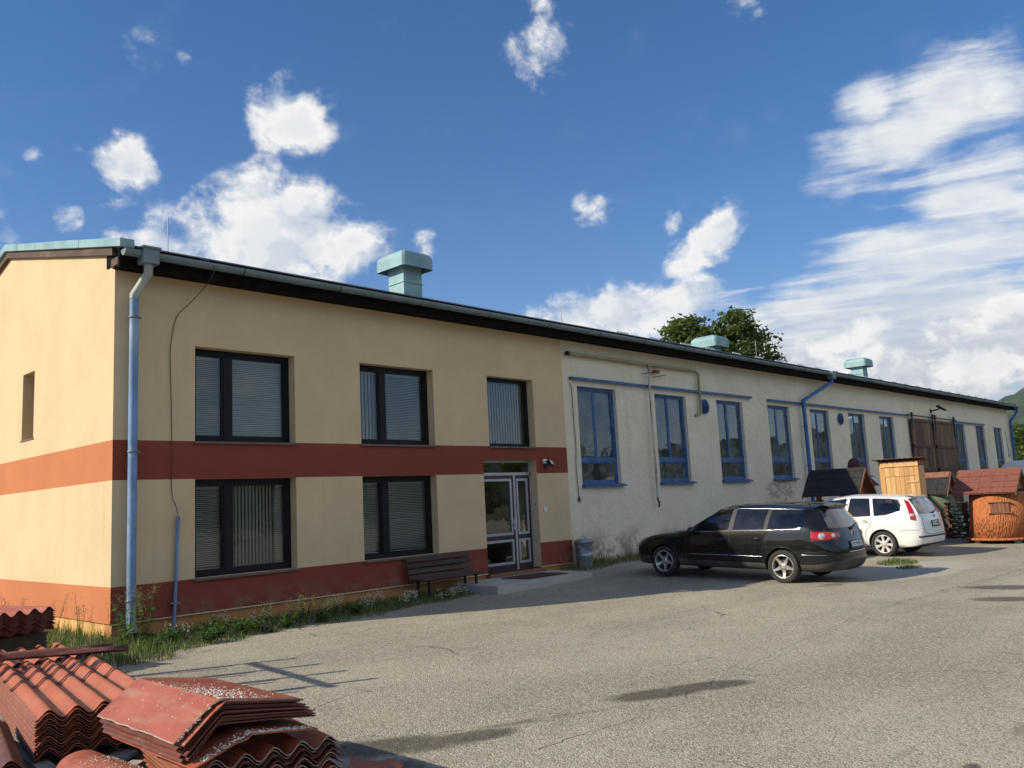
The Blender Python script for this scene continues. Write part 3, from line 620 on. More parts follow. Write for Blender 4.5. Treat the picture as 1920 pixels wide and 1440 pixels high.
louver(17.75, 4.44); louver(27.95, 4.42)
# roof ventilators
def rcap(mb, cx, cy, z0, hx, hy, h, r=.19):
    # sheet-metal hood: vertical skirt with rolled-over top, open below
    rings = []
    for i in range(7):
        a = R(90)*i/6; ins = r*(1-math.cos(a)); zz = h-r+r*math.sin(a)
        rings.append((hx-ins, hy-ins*1.15, zz))
    rings = [(hx, hy, 0)]+rings
    vs = []
    for (a, b, z) in rings:
        c = min(.05, a*.3)
        for (sx, sy) in ((-1,-1),(1,-1),(1,1),(-1,1)):
            pts = ((-a*1, -b+c),(-a+c, -b)) if (sx,sy)==(-1,-1) else ((a-c,-b),(a,-b+c)) if (sx,sy)==(1,-1) else ((a,b-c),(a-c,b)) if (sx,sy)==(1,1) else ((-a+c,b),(-a,b-c))
            vs += [(cx+p[0], cy+p[1], z0+z) for p in pts]
    fs = []
    for i in range(len(rings)-1):
        for j in range(8): fs.append((i*8+j, i*8+(j+1) % 8, (i+1)*8+(j+1) % 8, (i+1)*8+j))
    fs.append(tuple(range((len(rings)-1)*8, len(rings)*8)))
    mb.add(vs, fs, 0, False)
    mb.box((cx-hx+.02,cy-hy+.02,z0+.10),(cx+hx-.02,cy+hy-.02,z0+.11),1)
def ventilator(x, y, ztop):
    zb = rz(y)-.05; hw = .28; zc = ztop-.44
    mb = MB(); mb.box((x-hw,y-hw,zb),(x+hw,y+hw,zc+.1)); v = mb.build('roof_ventilator', TURQ, ROOFO)
    mb = MB(); mb.box((x-hw-.02,y-hw-.02,zc-.34),(x+hw+.02,y+hw+.02,zc-.32)); mb.build('joint_band', TURQ, v)
    mb = MB(); rcap(mb, x, y, zc, .47, .52, .42); mb.build('hood', [TURQ, BLK], v)
ventilator(7.45, 1.75, 7.86); ventilator(21.4, 1.75, 7.33); ventilator(34.9, 1.75, 7.72)
for x, h in ((3.28,1.4),(17.55,1.3),(31.9,1.4),(46,1.4)):
    mb = MB(); mb.tube([(x,RY,rz(RY)-.02),(x,RY,rz(RY)+h)], .012, 6); mb.build('lightning_rod', GALV, ROOFO)
# sliding gate: two leaves of upright planks in rails
GW = [simple('gate_plank_%d' % i, c, .85, var=.35, vscale=3, bump=.4, bscale=30, stretch=(3,3,.3)) for i, c in enumerate(((.12,.062,.033),(.15,.082,.046),(.085,.045,.027),(.17,.10,.06)))]
for k, (a, b) in enumerate(((35.55, 38.72), (38.78, 41.95))):
    root = bpy.data.objects.new('sliding_gate', None); COL.objects.link(root); root.parent = BLD; root.location = (a, -.02, .22)
    wd = b-a; zs = [0, 1.05, 2.12, 3.22, 4.42]
    mb = MB(); bars(mb, [(0,wd,z-.07,z+.07) for z in zs]+[(0,.14,0.07,4.35),(wd-.14,wd,.07,4.35)], -.07, -.035); mb.build('gate_frame', GW[2], root)
    n = 7
    for r_ in range(4):
        for i in range(n):
            x0 = .14+(wd-.28)*i/n+.006; x1 = .14+(wd-.28)*(i+1)/n-.006
            mb = MB(); yo = random.uniform(0,.012); mb.box((x0,-.035+yo,zs[r_]+.075),(x1,-.012+yo,zs[r_+1]-.075)); mb.build('plank', GW[random.randrange(4)], root)
    for x in ((.15,) if k else (.15, wd-.12)):
        mb = MB(); mb.lathe([(0,-.03),(.12,-.03),(.12,.03),(0,.03)], 16, Matrix.Translation((x,-.09,4.66)) @ Matrix.Rotation(R(90),4,'X')); mb.box((x-.06,-.11,4.0),(x+.06,-.095,4.70)); mb.build('hanger', BLK, root)
    if k: mb = MB(); x = wd-.12; mb.lathe([(0,-.03),(.12,-.03),(.12,.03),(0,.03)], 16, Matrix.Translation((x,-.09,4.66)) @ Matrix.Rotation(R(90),4,'X')); mb.box((x-.06,-.11,3.7),(x+.06,-.095,4.70)); mb.build('hanger', BLK, root)

# ------------------------------------------------------------ things on and by the wall
def slab(name, poly, z0, z1, mat_, bevel=.01):
    mb = MB(); mb.prism(poly, Matrix.Translation((0,0,z0)), z1-z0); return mb.build(name, mat_, None, bevel)
tag(slab('concrete_step', [(6.9,-1.45),(9.95,-1.42),(10.15,-.02),(7.0,-.02)], -.05, .185, CONC, .012), 'worn pale concrete slab step in front of the entrance door', 'step')
MATM = simple('brown_door_mat', (.06,.035,.03), 1., var=.4, vscale=40, bump=.6, bscale=200)
tag(slab('doormat', [(8.15,-1.12),(9.45,-1.12),(9.42,-.32),(8.12,-.32)], .187, .203, MATM, .004), 'dark brown doormat lying on the concrete entrance step', 'doormat')
# bench
BWOOD = [simple('bench_slat_%d' % i, c, .8, var=.3, vscale=5, bump=.3, bscale=60, stretch=(.3,3,3)) for i, c in enumerate(((.055,.036,.028),(.070,.046,.036),(.045,.030,.025)))]
bn = thing('park_bench', 'dark brown slatted wooden bench on black steel legs beside the entrance', 'bench', (5.66, -.14, .0))
bn.location.z = gz(6.3,-.5)-.02
for i in range(4):
    mb = MB(); z = .43+.115*i; y = -.08+.035*i; M = Matrix.Translation((.87,y,z)) @ Matrix.Rotation(R(-14),4,'X')
    mb.box((-.87,-.014,-.045),(.87,.014,.045),0,M); mb.build('backrest_slat', BWOOD[i % 3], bn, .004)
for i in range(3):
    mb = MB(); y = -.17-.125*i; mb.box((0,y-.055,.385),(1.74,y+.055,.413)); mb.build('seat_slat', BWOOD[(i+1) % 3], bn, .004)
for x in (.22, 1.5):
    mb = MB(); mb.box((x-.02,-.44,0),(x+.02,-.40,.38)); mb.build('leg', BLK, bn)
    mb = MB(); mb.box((x-.02,-.10,0),(x+.02,-.06,.38)); mb.build('leg', BLK, bn)
    mb = MB(); mb.box((x-.02,-.46,.36),(x+.02,-.02,.384)); mb.tube([(x,-.085,.37),(x,.05,.83)], .016, 6); mb.build('seat_bracket', BLK, bn)
# bin
b = thing('rubbish_bin', 'dented galvanised steel rubbish bin with lid against the white wall', 'bin', (11.02,-.34,gz(11,-.34)-.01))
mb = MB(); mb.lathe([(0,0),(.185,0),(.19,.02),(.20,.30),(.207,.31),(.207,.33),(.202,.34),(.225,.62),(.232,.625),(.232,.645),(.222,.65),(.21,.65),(.19,.03),(0,.03)], 28); bb = mb.build('bin_body', GALV, b)
mb = MB(); mb.lathe([(.245,.63),(.25,.655),(.24,.68),(.16,.71),(0,.72)], 28, Matrix.Rotation(R(3),4,'Y')); mb.tube([(-.07,0,.70),(-.06,0,.76),(.06,0,.76),(.07,0,.70)], .01, 6); mb.build('lid', GALV, b)
for s in (-1,1): mb = MB(); mb.tube([(s*.215,-.06,.55),(s*.26,-.06,.53),(s*.26,.06,.53),(s*.215,.06,.55)], .009, 6); mb.build('handle', GALV, b)
# lamps
LENS = Mat('lamp_lens').set(col=(.6,.6,.58), rough=.15).m
t = thing('floodlight', 'small black floodlight on the red band beside the entrance door', 'lamp', (10.14,0,2.72))
mb = MB(); mb.box((-.06,-.03,-.02),(.06,0,.09)); mb.build('wall_bracket', PLAST, t)
M = Matrix.Translation((.05,-.13,-.02)) @ Matrix.Rotation(R(-30),4,'X') @ Matrix.Rotation(R(18),4,'Z')
mb = MB(); mb.box((-.09,-.05,-.065),(.09,.04,.065),0,M); mb.tube([(0,0,.03),(.02,-.08,.03)], .015, 6); mb.build('lamp_housing', BLK, t, .004)
mb = MB(); mb.box((-.078,-.056,-.052),(.078,-.0505,.052),0,M); mb.build('lens', LENS, t)
mb = MB(); mb.tube([(0,-.02,-.02),(-.01,-.04,-.14)], .022, 8); mb.build('motion_sensor', BLK, t)
t = thing('floodlight', 'black floodlight on a short arm high above the sliding gate', 'lamp', (38.9,0.05,5.2)); t.scale = (.7,.7,.7)
M = Matrix.Translation((.1,-.65,.12)) @ Matrix.Rotation(R(35),4,'X')
mb = MB(); mb.tube([(0,0,0),(.02,-.15,0),(.06,-.4,.05),(.1,-.66,.14)], .045, 8); mb.box((-.12,-.06,-.15),(.12,0,.1)); mb.build('wall_bracket', BLK, t)
mb = MB(); mb.add([M @ Vector(p) for p in ((-.22,-.35,-.02),(.22,-.35,-.02),(.12,.3,-.05),(-.12,.3,-.05),(-.24,-.38,.08),(.24,-.38,.08),(.1,.28,.12),(-.1,.28,.12))], ((3,2,1,0),(4,5,6,7),(0,1,5,4),(1,2,6,5),(2,3,7,6),(3,0,4,7))); mb.build('lamp_housing', BLK, t)
mb = MB(); mb.box((10.01,-.025,1.56),(10.10,0,1.67)); tag(mb.build('doorbell_plate', PLAST, None, .004), 'white square light switch on the yellow wall right of the door', 'switch')
mb = MB(); mb.box((DOOR[1]-.012,.07,1.67),(DOOR[1],.12,1.76),0); mb.box((DOOR[1]-.02,.075,1.70),(DOOR[1]-.012,.10,1.77),1); tag(mb.build('door_buzzer', [PLAST, BLK], None), 'tiny door buzzer inside the entrance door reveal', 'doorbell')
def cable(pts, r, label, plug=None):
    # smooth the polyline
    P = [Vector(p) for p in pts]; out = []
    for i in range(len(P)-1):
        p0, p1, p2, p3 = P[max(i-1,0)], P[i], P[i+1], P[min(i+2,len(P)-1)]
        for k in range(6):
            t = k/6; out.append(.5*((2*p1)+(p2-p0)*t+(2*p0-5*p1+4*p2-p3)*t*t+(3*p1-p0-3*p2+p3)*t**3))
    out.append(P[-1]); mb = MB(); mb.tube(out, r, 6)
    if plug: q = P[-1]; mb.tube([q+Vector((0,0,.02)), q, q-Vector((-.01,0,.07)), q-Vector((-.02,0,.12))], [.012,.028,.03,.012], 8)
    return tag(mb.build('cable', WIRE), label, 'cable')
cable([(1.22,-.46,6.12),(1.36,-.55,6.05),(1.42,-.50,5.9),(1.38,-.28,5.7),(1.2,-.07,5.42),(1.02,-.02,5.2),(.93,-.02,4.85),(.90,-.02,4.5),(.92,-.02,3.8),(.94,-.02,2.7),(.93,-.02,2.4),(.95,-.03,2.15),(.99,-.03,2.08),(1.03,-.06,1.88)], .0065, 'thin loose cable drooping from the gutter down the yellow wall')
cable([(11.30,.03,4.75),(11.36,.02,4.6),(11.37,.02,3.9),(11.40,.02,3.2),(11.36,.02,2.6),(11.40,.02,1.85)], .010, 'black cable with a plug hanging beside the first blue window', True)
cable([(51.9,.03,4.5),(52.0,.02,3.9),(52.1,.02,3.1)], .014, 'short black cable hanging near the far end of the white wall', True)

# ------------------------------------------------------------ garden houses for sale
SHING_R = simple('red_bitumen_shingle', (.19,.066,.048), .95, var=.18, vscale=12, bump=.4, bscale=150, dirt=(.17,.06,.05), dscale=6, damt=.5)
SHING_K = simple('black_bitumen_shingle', (.022,.022,.024), .9, var=.3, vscale=12, bump=.4, bscale=150)
PINE = [simple('fresh_pine_%d' % i, c, .75, var=.14, vscale=2.5, bump=.15, bscale=40, stretch=(4,4,.35), dirt=(.40,.22,.09), dscale=3, damt=.35) for i, c in enumerate(((.60,.345,.145),(.64,.385,.17),(.54,.30,.12)))]
DARKW = simple('dark_brown_board', (.075,.04,.026), .8, var=.3, vscale=4)
CEDAR = simple('brown_red_board', (.21,.085,.045), .75, var=.25, vscale=4, stretch=(3,3,.4))
ORD = 'top second third fourth fifth sixth seventh eighth ninth tenth eleventh twelfth thirteenth fourteenth fifteenth sixteenth seventeenth eighteenth'.split()
def nth(i): return 'first' if i == 0 else ORD[i]
def gable_roof(root, hx, ya, yb, zr, ze, mat_, trim, rows=3, tabs=.3, board=True, kick=0.):
    """ridge along local y; slope courses are separate overlapping strips"""
    for s in (-1, 1):
        L_ = math.hypot(hx, zr-ze); 
        for r_ in range(rows):
            a, b = r_/rows, min((r_+1)/rows+.03, 1)
            xa, za, xb, zb = s*hx*a, zr-(zr-ze)*a, s*hx*b, zr-(zr-ze)*b
            n = Vector((s*(zr-ze), 0, hx)).normalized(); o1 = n*(.012+.0*r_); o2 = n*.026
            n_t = max(1, int((yb-ya)/tabs)); mb = MB(); k = 0
            for t in range(n_t):
                y0 = ya+(yb-ya)*t/n_t; y1 = ya+(yb-ya)*(t+1)/n_t-.006; dz = random.uniform(-.003,.004)
                p = [Vector((xa,y0,za))+o1, Vector((xa,y1,za))+o1, Vector((xb,y1,zb))+o2+n*dz, Vector((xb,y0,zb))+o2+n*dz]
                q = [v-n*.01 for v in p]
                mb.add(p+q, ((0,1,2,3),(7,6,5,4),(2,3,7,6),(0,3,7,4),(1,2,6,5)))
            mb.build('shingle_course', mat_, root)
        mb = MB(); n = Vector((s*(zr-ze),0,hx)).normalized()
        p = [Vector((0,ya+.01,zr)), Vector((0,yb-.01,zr)), Vector((s*hx,yb-.01,ze)), Vector((s*hx,ya+.01,ze))]; q = [v-n*.025 for v in p]
        mb.add([v+n*.003 for v in p]+q, ((0,1,2,3),(7,6,5,4),(2,3,7,6),(0,3,7,4),(1,2,6,5))); mb.build('roof_deck', trim, root)
        if board:
            for y in (ya-.012, yb+.012):
                mb = MB(); mb.add([(0,y-.01,zr+.03),(s*hx,y-.01,ze+.02),(s*hx,y-.01,ze-.07),(0,y-.01,zr-.07),(0,y+.01,zr+.03),(s*hx,y+.01,ze+.02),(s*hx,y+.01,ze-.07),(0,y+.01,zr-.07)], ((0,1,2,3),(7,6,5,4),(0,4,5,1),(3,2,6,7),(1,5,6,2),(0,3,7,4))); mb.build('verge_board', trim, root)
    mb = MB(); mb.add([(-.09,ya,zr-.05),(0,ya,zr+.045),(.09,ya,zr-.05),(-.09,yb,zr-.05),(0,yb,zr+.045),(.09,yb,zr-.05)], ((0,1,4,3),(1,2,5,4))); mb.build('ridge_cap', mat_, root)
# round wishing-well houses: rendered body, little shuttered window, shingle roof
def round_hut(name, label, loc, r0, r1, ztop, body, roofm, trim, zr, ze, hx, ya, yb, shutter, rz_=0, zb=.15):
    t = thing(name, label, 'garden house', loc, rz_)
    mb = MB(); mb.lathe([(r0,zb),(r1,ztop),(r1-.03,ztop),(r0-.03,zb)], 56, None, 0, True, True); mb.build('wall', body, t)
    mb = MB(); mb.lathe([(r0+.10,zb-.06),(r0+.11,zb),(r0-.02,zb+.012),(r0-.02,zb-.06)], 56, None, 0, True, True); mb.build('base_ring', body, t)
    mb = MB(); mb.lathe([(0,zb-.055),(r0+.05,zb-.055)], 24); mb.build('floor', DARKW, t)
    gable_roof(t, hx, ya, yb, zr, ze, roofm, trim, 4, .28)
    for y in (ya+.12, yb-.12):
        mb = MB(); mb.add([(-hx*.82,y,ze+.08),(hx*.82,y,ze+.08),(0,y,zr-.05),(-hx*.82,y+.02,ze+.08),(hx*.82,y+.02,ze+.08),(0,y+.02,zr-.05)], ((0,1,2),(5,4,3))); mb.build('gable_board', trim, t)
    for (x, y) in ((-.5,-.5),(-.5,.5),(.5,-.5),(.5,.5)):
        mb = MB(); mb.box((x-.1,y-.07,0),(x+.1,y+.07,zb-.06)); mb.build('support_block', CONC, t)
    if shutter:
        a = shutter; M = Matrix.Rotation(a,4,'Z') @ Matrix.Translation((r0-.02,0,0)) @ Matrix.Rotation(R(-4),4,'Y')
        for i in range(5):
            y0 = -.23+.092*i; mb = MB(); off = -.5*(y0+.046)**2
            mb.box((off-.02,y0+.004,.86),(off+.025,y0+.088,1.12),0,M); mb.build('shutter_board', CEDAR, t)
        mb = MB(); mb.box((-.06,-.29,.83),(.05,.29,.855),0,M); mb.box((-.08,-.27,1.125),(.05,.27,1.15),0,M); mb.build('shutter_frame', CEDAR, t)
    return t
def bark(name, c1, c2):
    M = Mat(name); w = M.noise(6., 5, .65, M.scaled((7, 7, 2.)), .8)
    vo = M.n('ShaderNodeTexVoronoi', {'Vector': M.scaled((24, 24, 6.5)), 'Scale': 1., 'Randomness': 1.}, feature='F1').outputs['Distance']
    h = M.ma('ADD', M.ramp(vo, .15, .6), M.ma('MULTIPLY', w, .7)); M.set(col=M.mix(M.ramp(w, .35, .65), c1, c2), rough=1., spec=.08); M.bump(h, .9, .03); return M.m
ORB = bark('orange_bark_render', (.40,.14,.056), (.48,.175,.072)); GRB = simple('green_render', (.11,.15,.085), .9, var=.12, bump=.3)
round_hut('garden_house', 'round orange garden house with red shingle roof and brown shutter', (21.95,-6.72,gz(22,-6.5)), .84, .72, 1.36, ORB, SHING_R, CEDAR, 2.03, 1.39, .84, -.66, .94, R(195))
round_hut('garden_house', 'round green garden house with black roof partly behind the pine shed', (24.6,-4.15,gz(24.6,-4.1)), .82, .58, 1.3, GRB, SHING_K, CEDAR, 1.98, 1.30, .62, -.62, .95, None)
gh = bpy.data.objects['garden_house.001']
mb = MB(); mb.add([(-.02,-.6,2.02),(-.02,.93,2.02),(-.16,.93,1.85),(-.16,-.6,1.85)], ((0,1,2,3),)); mb.build('ridge_board', CEDAR, gh)
# roofed well left of the shed
wl = thing('wishing_well', 'garden well with black shingle gable roof behind the white car', 'garden well', (19.4,-3.22,gz(19.4,-3.2)))
gable_roof(wl, .62, -.83, .83, 2.17, 1.44, SHING_K, CEDAR, 3, 9.)
for y in (-.62, .62):
    mb = MB(); mb.box((-.06,y-.06,0),(.06,y+.06,2.1)); mb.build('post', CEDAR, wl)
    mb = MB(); mb.add([(-.55,y,1.48),(.55,y,1.48),(0,y,2.12),(-.55,y+.02,1.48),(.55,y+.02,1.48),(0,y+.02,2.12)], ((0,1,2),(5,4,3))); mb.build('gable_board', CEDAR, wl)
mb = MB(); mb.lathe([(.60,0),(.56,.8),(.62,.82),(.62,.9),(.46,.9),(.46,.1),(0,.1)], 32); mb.build('well_ring', DARKW, wl)
mb = MB(); mb.tube([(0,-.7,1.25),(0,.75,1.25)], .07, 10); mb.build('windlass', CEDAR, wl)
d_ = thing('dovecote_roof', 'small brown dome-topped garden house peeping over the black well roof', 'garden house', (22.9,-2.35,gz(22.9,-2.3)), 0)
mb = MB(); mb.lathe([(.60,0),(.55,1.7)], 24); mb.build('wall', DARKW, d_)
mb = MB(); mb.lathe([(.72,1.62),(.50,1.86),(.30,2.05),(.22,2.25),(.20,2.38),(.15,2.50),(.08,2.55),(0,2.56)], 28); mb.build('roof', simple('dome_shingle', (.085,.035,.028), .9, var=.3, bump=.4, bscale=60), d_)
# pine outhouse
sh = thing('wooden_shed', 'tall narrow fresh pine outhouse with plank door, behind the white car', 'shed', (20.25,-4.77,gz(20,-5)), R(11))
hw, hd, zt = .50, .52, 2.26
def planks(root, n, a, b, z0, z1, fix, axis, th=.02, names='wall_plank'):
    for i in range(n):
        s0 = a+(b-a)*i/n+.003; s1 = a+(b-a)*(i+1)/n-.003; o_ = random.uniform(0,.005); mb = MB()
        if axis == 'y': mb.box((fix-th-o_,s0,z0),(fix,s1,z1))
        else: mb.box((s0,fix-th-o_,z0),(s1,fix,z1))
        mb.build(names, PINE[random.randrange(3)], root, .002)
# front (faces -x): frame planks + door
planks(sh, 1, -hw, -hw+.12, .05, zt, -hd, 'y'); planks(sh, 1, hw-.12, hw, .05, zt, -hd, 'y'); planks(sh, 6, -hw+.12, hw-.12, 1.95, zt-.0, -hd, 'y')
dr = bpy.data.objects.new('door', None); COL.objects.link(dr); dr.parent = sh
planks(dr, 6, -hw+.125, hw-.125, .10, 1.94, -hd, 'y', .02, 'door_plank')
mb = MB(); mb.box((-hd-.045,-hw-.02+.06,1.76),(-hd-.026,-hw+.34,1.80)); mb.build('hinge', PINE[1], dr)
planks(sh, 7, -hd, hd, .05, zt-.02, -hw, 'x'); planks(sh, 7, -hd, hd, .05, zt-.02, hw+.02, 'x'); planks(sh, 7, -hw, hw, .05, zt-.1, hd+.02, 'y')
mb = MB(); mb.box((-hd-.05,-hw+.0,zt-.04),(-hd-.024,hw-.02,zt+.09)); mb.build('fascia_board', PINE[1], sh)
mb = MB(); mb.box((-hd-.02,-hw-.03,zt+.0),(hd+.02,hw+.03,zt+.12)); mb.build('roof_frame', CEDAR, sh)
mb = MB(); n = 40; vs = []; 
for i in range(n+1):
    y = -hw-.16+(2*hw+.32)*i/n
    for x, z in ((-hd-.2, zt+.19),(hd+.2, zt+.13)): vs += [(x,y,z+.012*math.sin(i*1.5)),(x,y,z+.012*math.sin(i*1.5)-.008)]
fs = []
for i in range(n): a = i*4; fs += [(a,a+4,a+6,a+2),(a+1,a+3,a+7,a+5),(a,a+1,a+5,a+4),(a+2,a+6,a+7,a+3)]
mb.add(vs, fs, 0, True); mb.build('roof_sheet', simple('red_brown_roof_sheet', (.22,.085,.05), .6, var=.25, vscale=5), sh)
# pallets and dark timber between the garden houses
def pallet(t, z, col=None):
    for i in range(7): mb = MB(); y = -.55+.17*i; mb.box((-.55,y,z+.10),(.55,y+.1,z+.122)); mb.build('deck_board', DARKW, t)
    for y in (-.53, -.05, .43): mb = MB(); mb.box((-.55,y,z),(.55,y+.1,z+.10)); mb.build('bearer', DARKW, t)
for i in range(9):
    t = thing('pallet', nth(i)+' timber pallet from the ground between the green and orange garden houses', 'pallet', (23.4+random.uniform(-.06,.06),-5.42+random.uniform(-.06,.06),gz(25,-6)+.124*i), .2+random.uniform(-.06,.06), 'stacked pallets between the garden houses'); pallet(t, 0)
# ------------------------------------------------------------ van far behind
vn = thing('delivery_van', 'white van parked far behind the orange garden house', 'van', (42.,-3.7,gz(42,-4)), R(90))
WP = Mat('white_van_paint').set(col=(.78,.78,.77), rough=.3, coat=.5).m
CG = glassmat('vehicle_glass', (.34,.38,.38), .05, refl=1.1, dcol=(.3,.3,.3))
def van():
    prof = [(-2.5,.35),(-2.55,.9),(-2.5,1.9),(-2.3,2.42),(-1.5,2.52),(1.0,2.5),(1.45,2.35),(2.15,1.45),(2.75,1.2),(2.85,.8),(2.85,.35)]
    mb = MB(); n = len(prof); vs = []
    for y, k in ((-.98,0),(.98,0)):
        for x, z in prof: vs.append((x, y*(1-.10*max(0,(z-1.1))/1.4), z))
    mb.add(vs, [tuple(range(n)), tuple(range(2*n-1,n-1,-1))]+[(i,n+i,n+i+1,i+1) for i in range(n-1)]+[(n-1,2*n-1,n,0)])
    mb.build('body', WP, vn, .06)
    mb = MB(); mb.add([(1.5,-.76,2.28),(1.5,.76,2.28),(2.12,.86,1.52),(2.12,-.86,1.52)], ((0,1,2,3),)); 
    for v in range(0): pass
    mb.v = [(x+.03,y,z+.03) for x,y,z in mb.v]; mb.build('windscreen', Mat('dark_glass').set(col=(.02,.025,.03), rough=.05).m, vn)
    for s in (-1,1):
        mb = MB(); mb.add([(.6,s*.935,1.45),(1.95,s*.945,1.45),(1.5,s*.89,2.15),(.6,s*.89,2.15)], ((0,1,2,3),)); mb.build('side_window', bpy.data.materials['dark_glass'], vn)
        for x in (-1.55, 1.95):
            mb = MB(); M = Matrix.Translation((x,s*.86,.35)) @ Matrix.Rotation(R(90),4,'X')
            mb.lathe([(.16,-.1),(.34,-.1),(.35,0),(.34,.1),(.16,.1)], 24, M); w = mb.build('wheel', BLK, vn)
            mb = MB(); mb.lathe([(0,-.08),(.2,-.08),(.2,.08),(0,.08)], 20, M); mb.build('rim', GALV, w)
van()

# ------------------------------------------------------------ cars (origin: ground under rear axle, x forward, y left)
TYRE = simple('tyre_rubber', (.022,.021,.020), .85, var=.2, dirt=(.10,.09,.075), dscale=4, damt=.5)
ALLOY = simple('silver_alloy', (.58,.56,.54), .30, .75, var=.08)
COVER = simple('silver_wheel_cover', (.62,.61,.60), .35, .3, var=.06)
LINER = simple('wheel_arch_liner', (.012,.012,.012), .9)
CHROME = Mat('chrome_trim').set(col=(.75,.75,.76), rough=.12, metal=1.).m
TRIM = simple('black_plastic_trim', (.02,.02,.021), .6)
CABIN = simple('dark_cabin_cloth', (.035,.035,.037), .9)
PLATE = simple('plate_white', (.62,.62,.62), .4, var=.03)
INK = simple('plate_ink', (.04,.04,.045), .6)
def redlamp():
    M = Mat('red_lamp_lens'); M.set(col=M.mix(M.ramp(M.noise(60., 2), .4, .6), (.30,.004,.006), (.42,.010,.012)), rough=.08, coat=1.); return M.m
RLAMP = redlamp(); CLAMP = Mat('clear_lamp_lens').set(col=(.62,.60,.60), rough=.08, metal=.6, coat=1.).m
BPAINT = Mat('black_car_paint'); 
BPAINT.set(col=BPAINT.mix(BPAINT.ma('MULTIPLY', BPAINT.ramp(BPAINT.noise(3.,6,.6), .45, .75), .5), (.0035,.0035,.004), (.010,.0095,.009)), rough=.4, spec=.12, coat=1., coatr=.03); BPAINT = BPAINT.m
WPAINT = simple('white_car_paint', (.74,.74,.73), .28, var=.03, coat=.8)
GREYP = simple('grey_bumper_plastic', (.055,.052,.048), .75, var=.2, dirt=(.11,.10,.085), damt=.5)

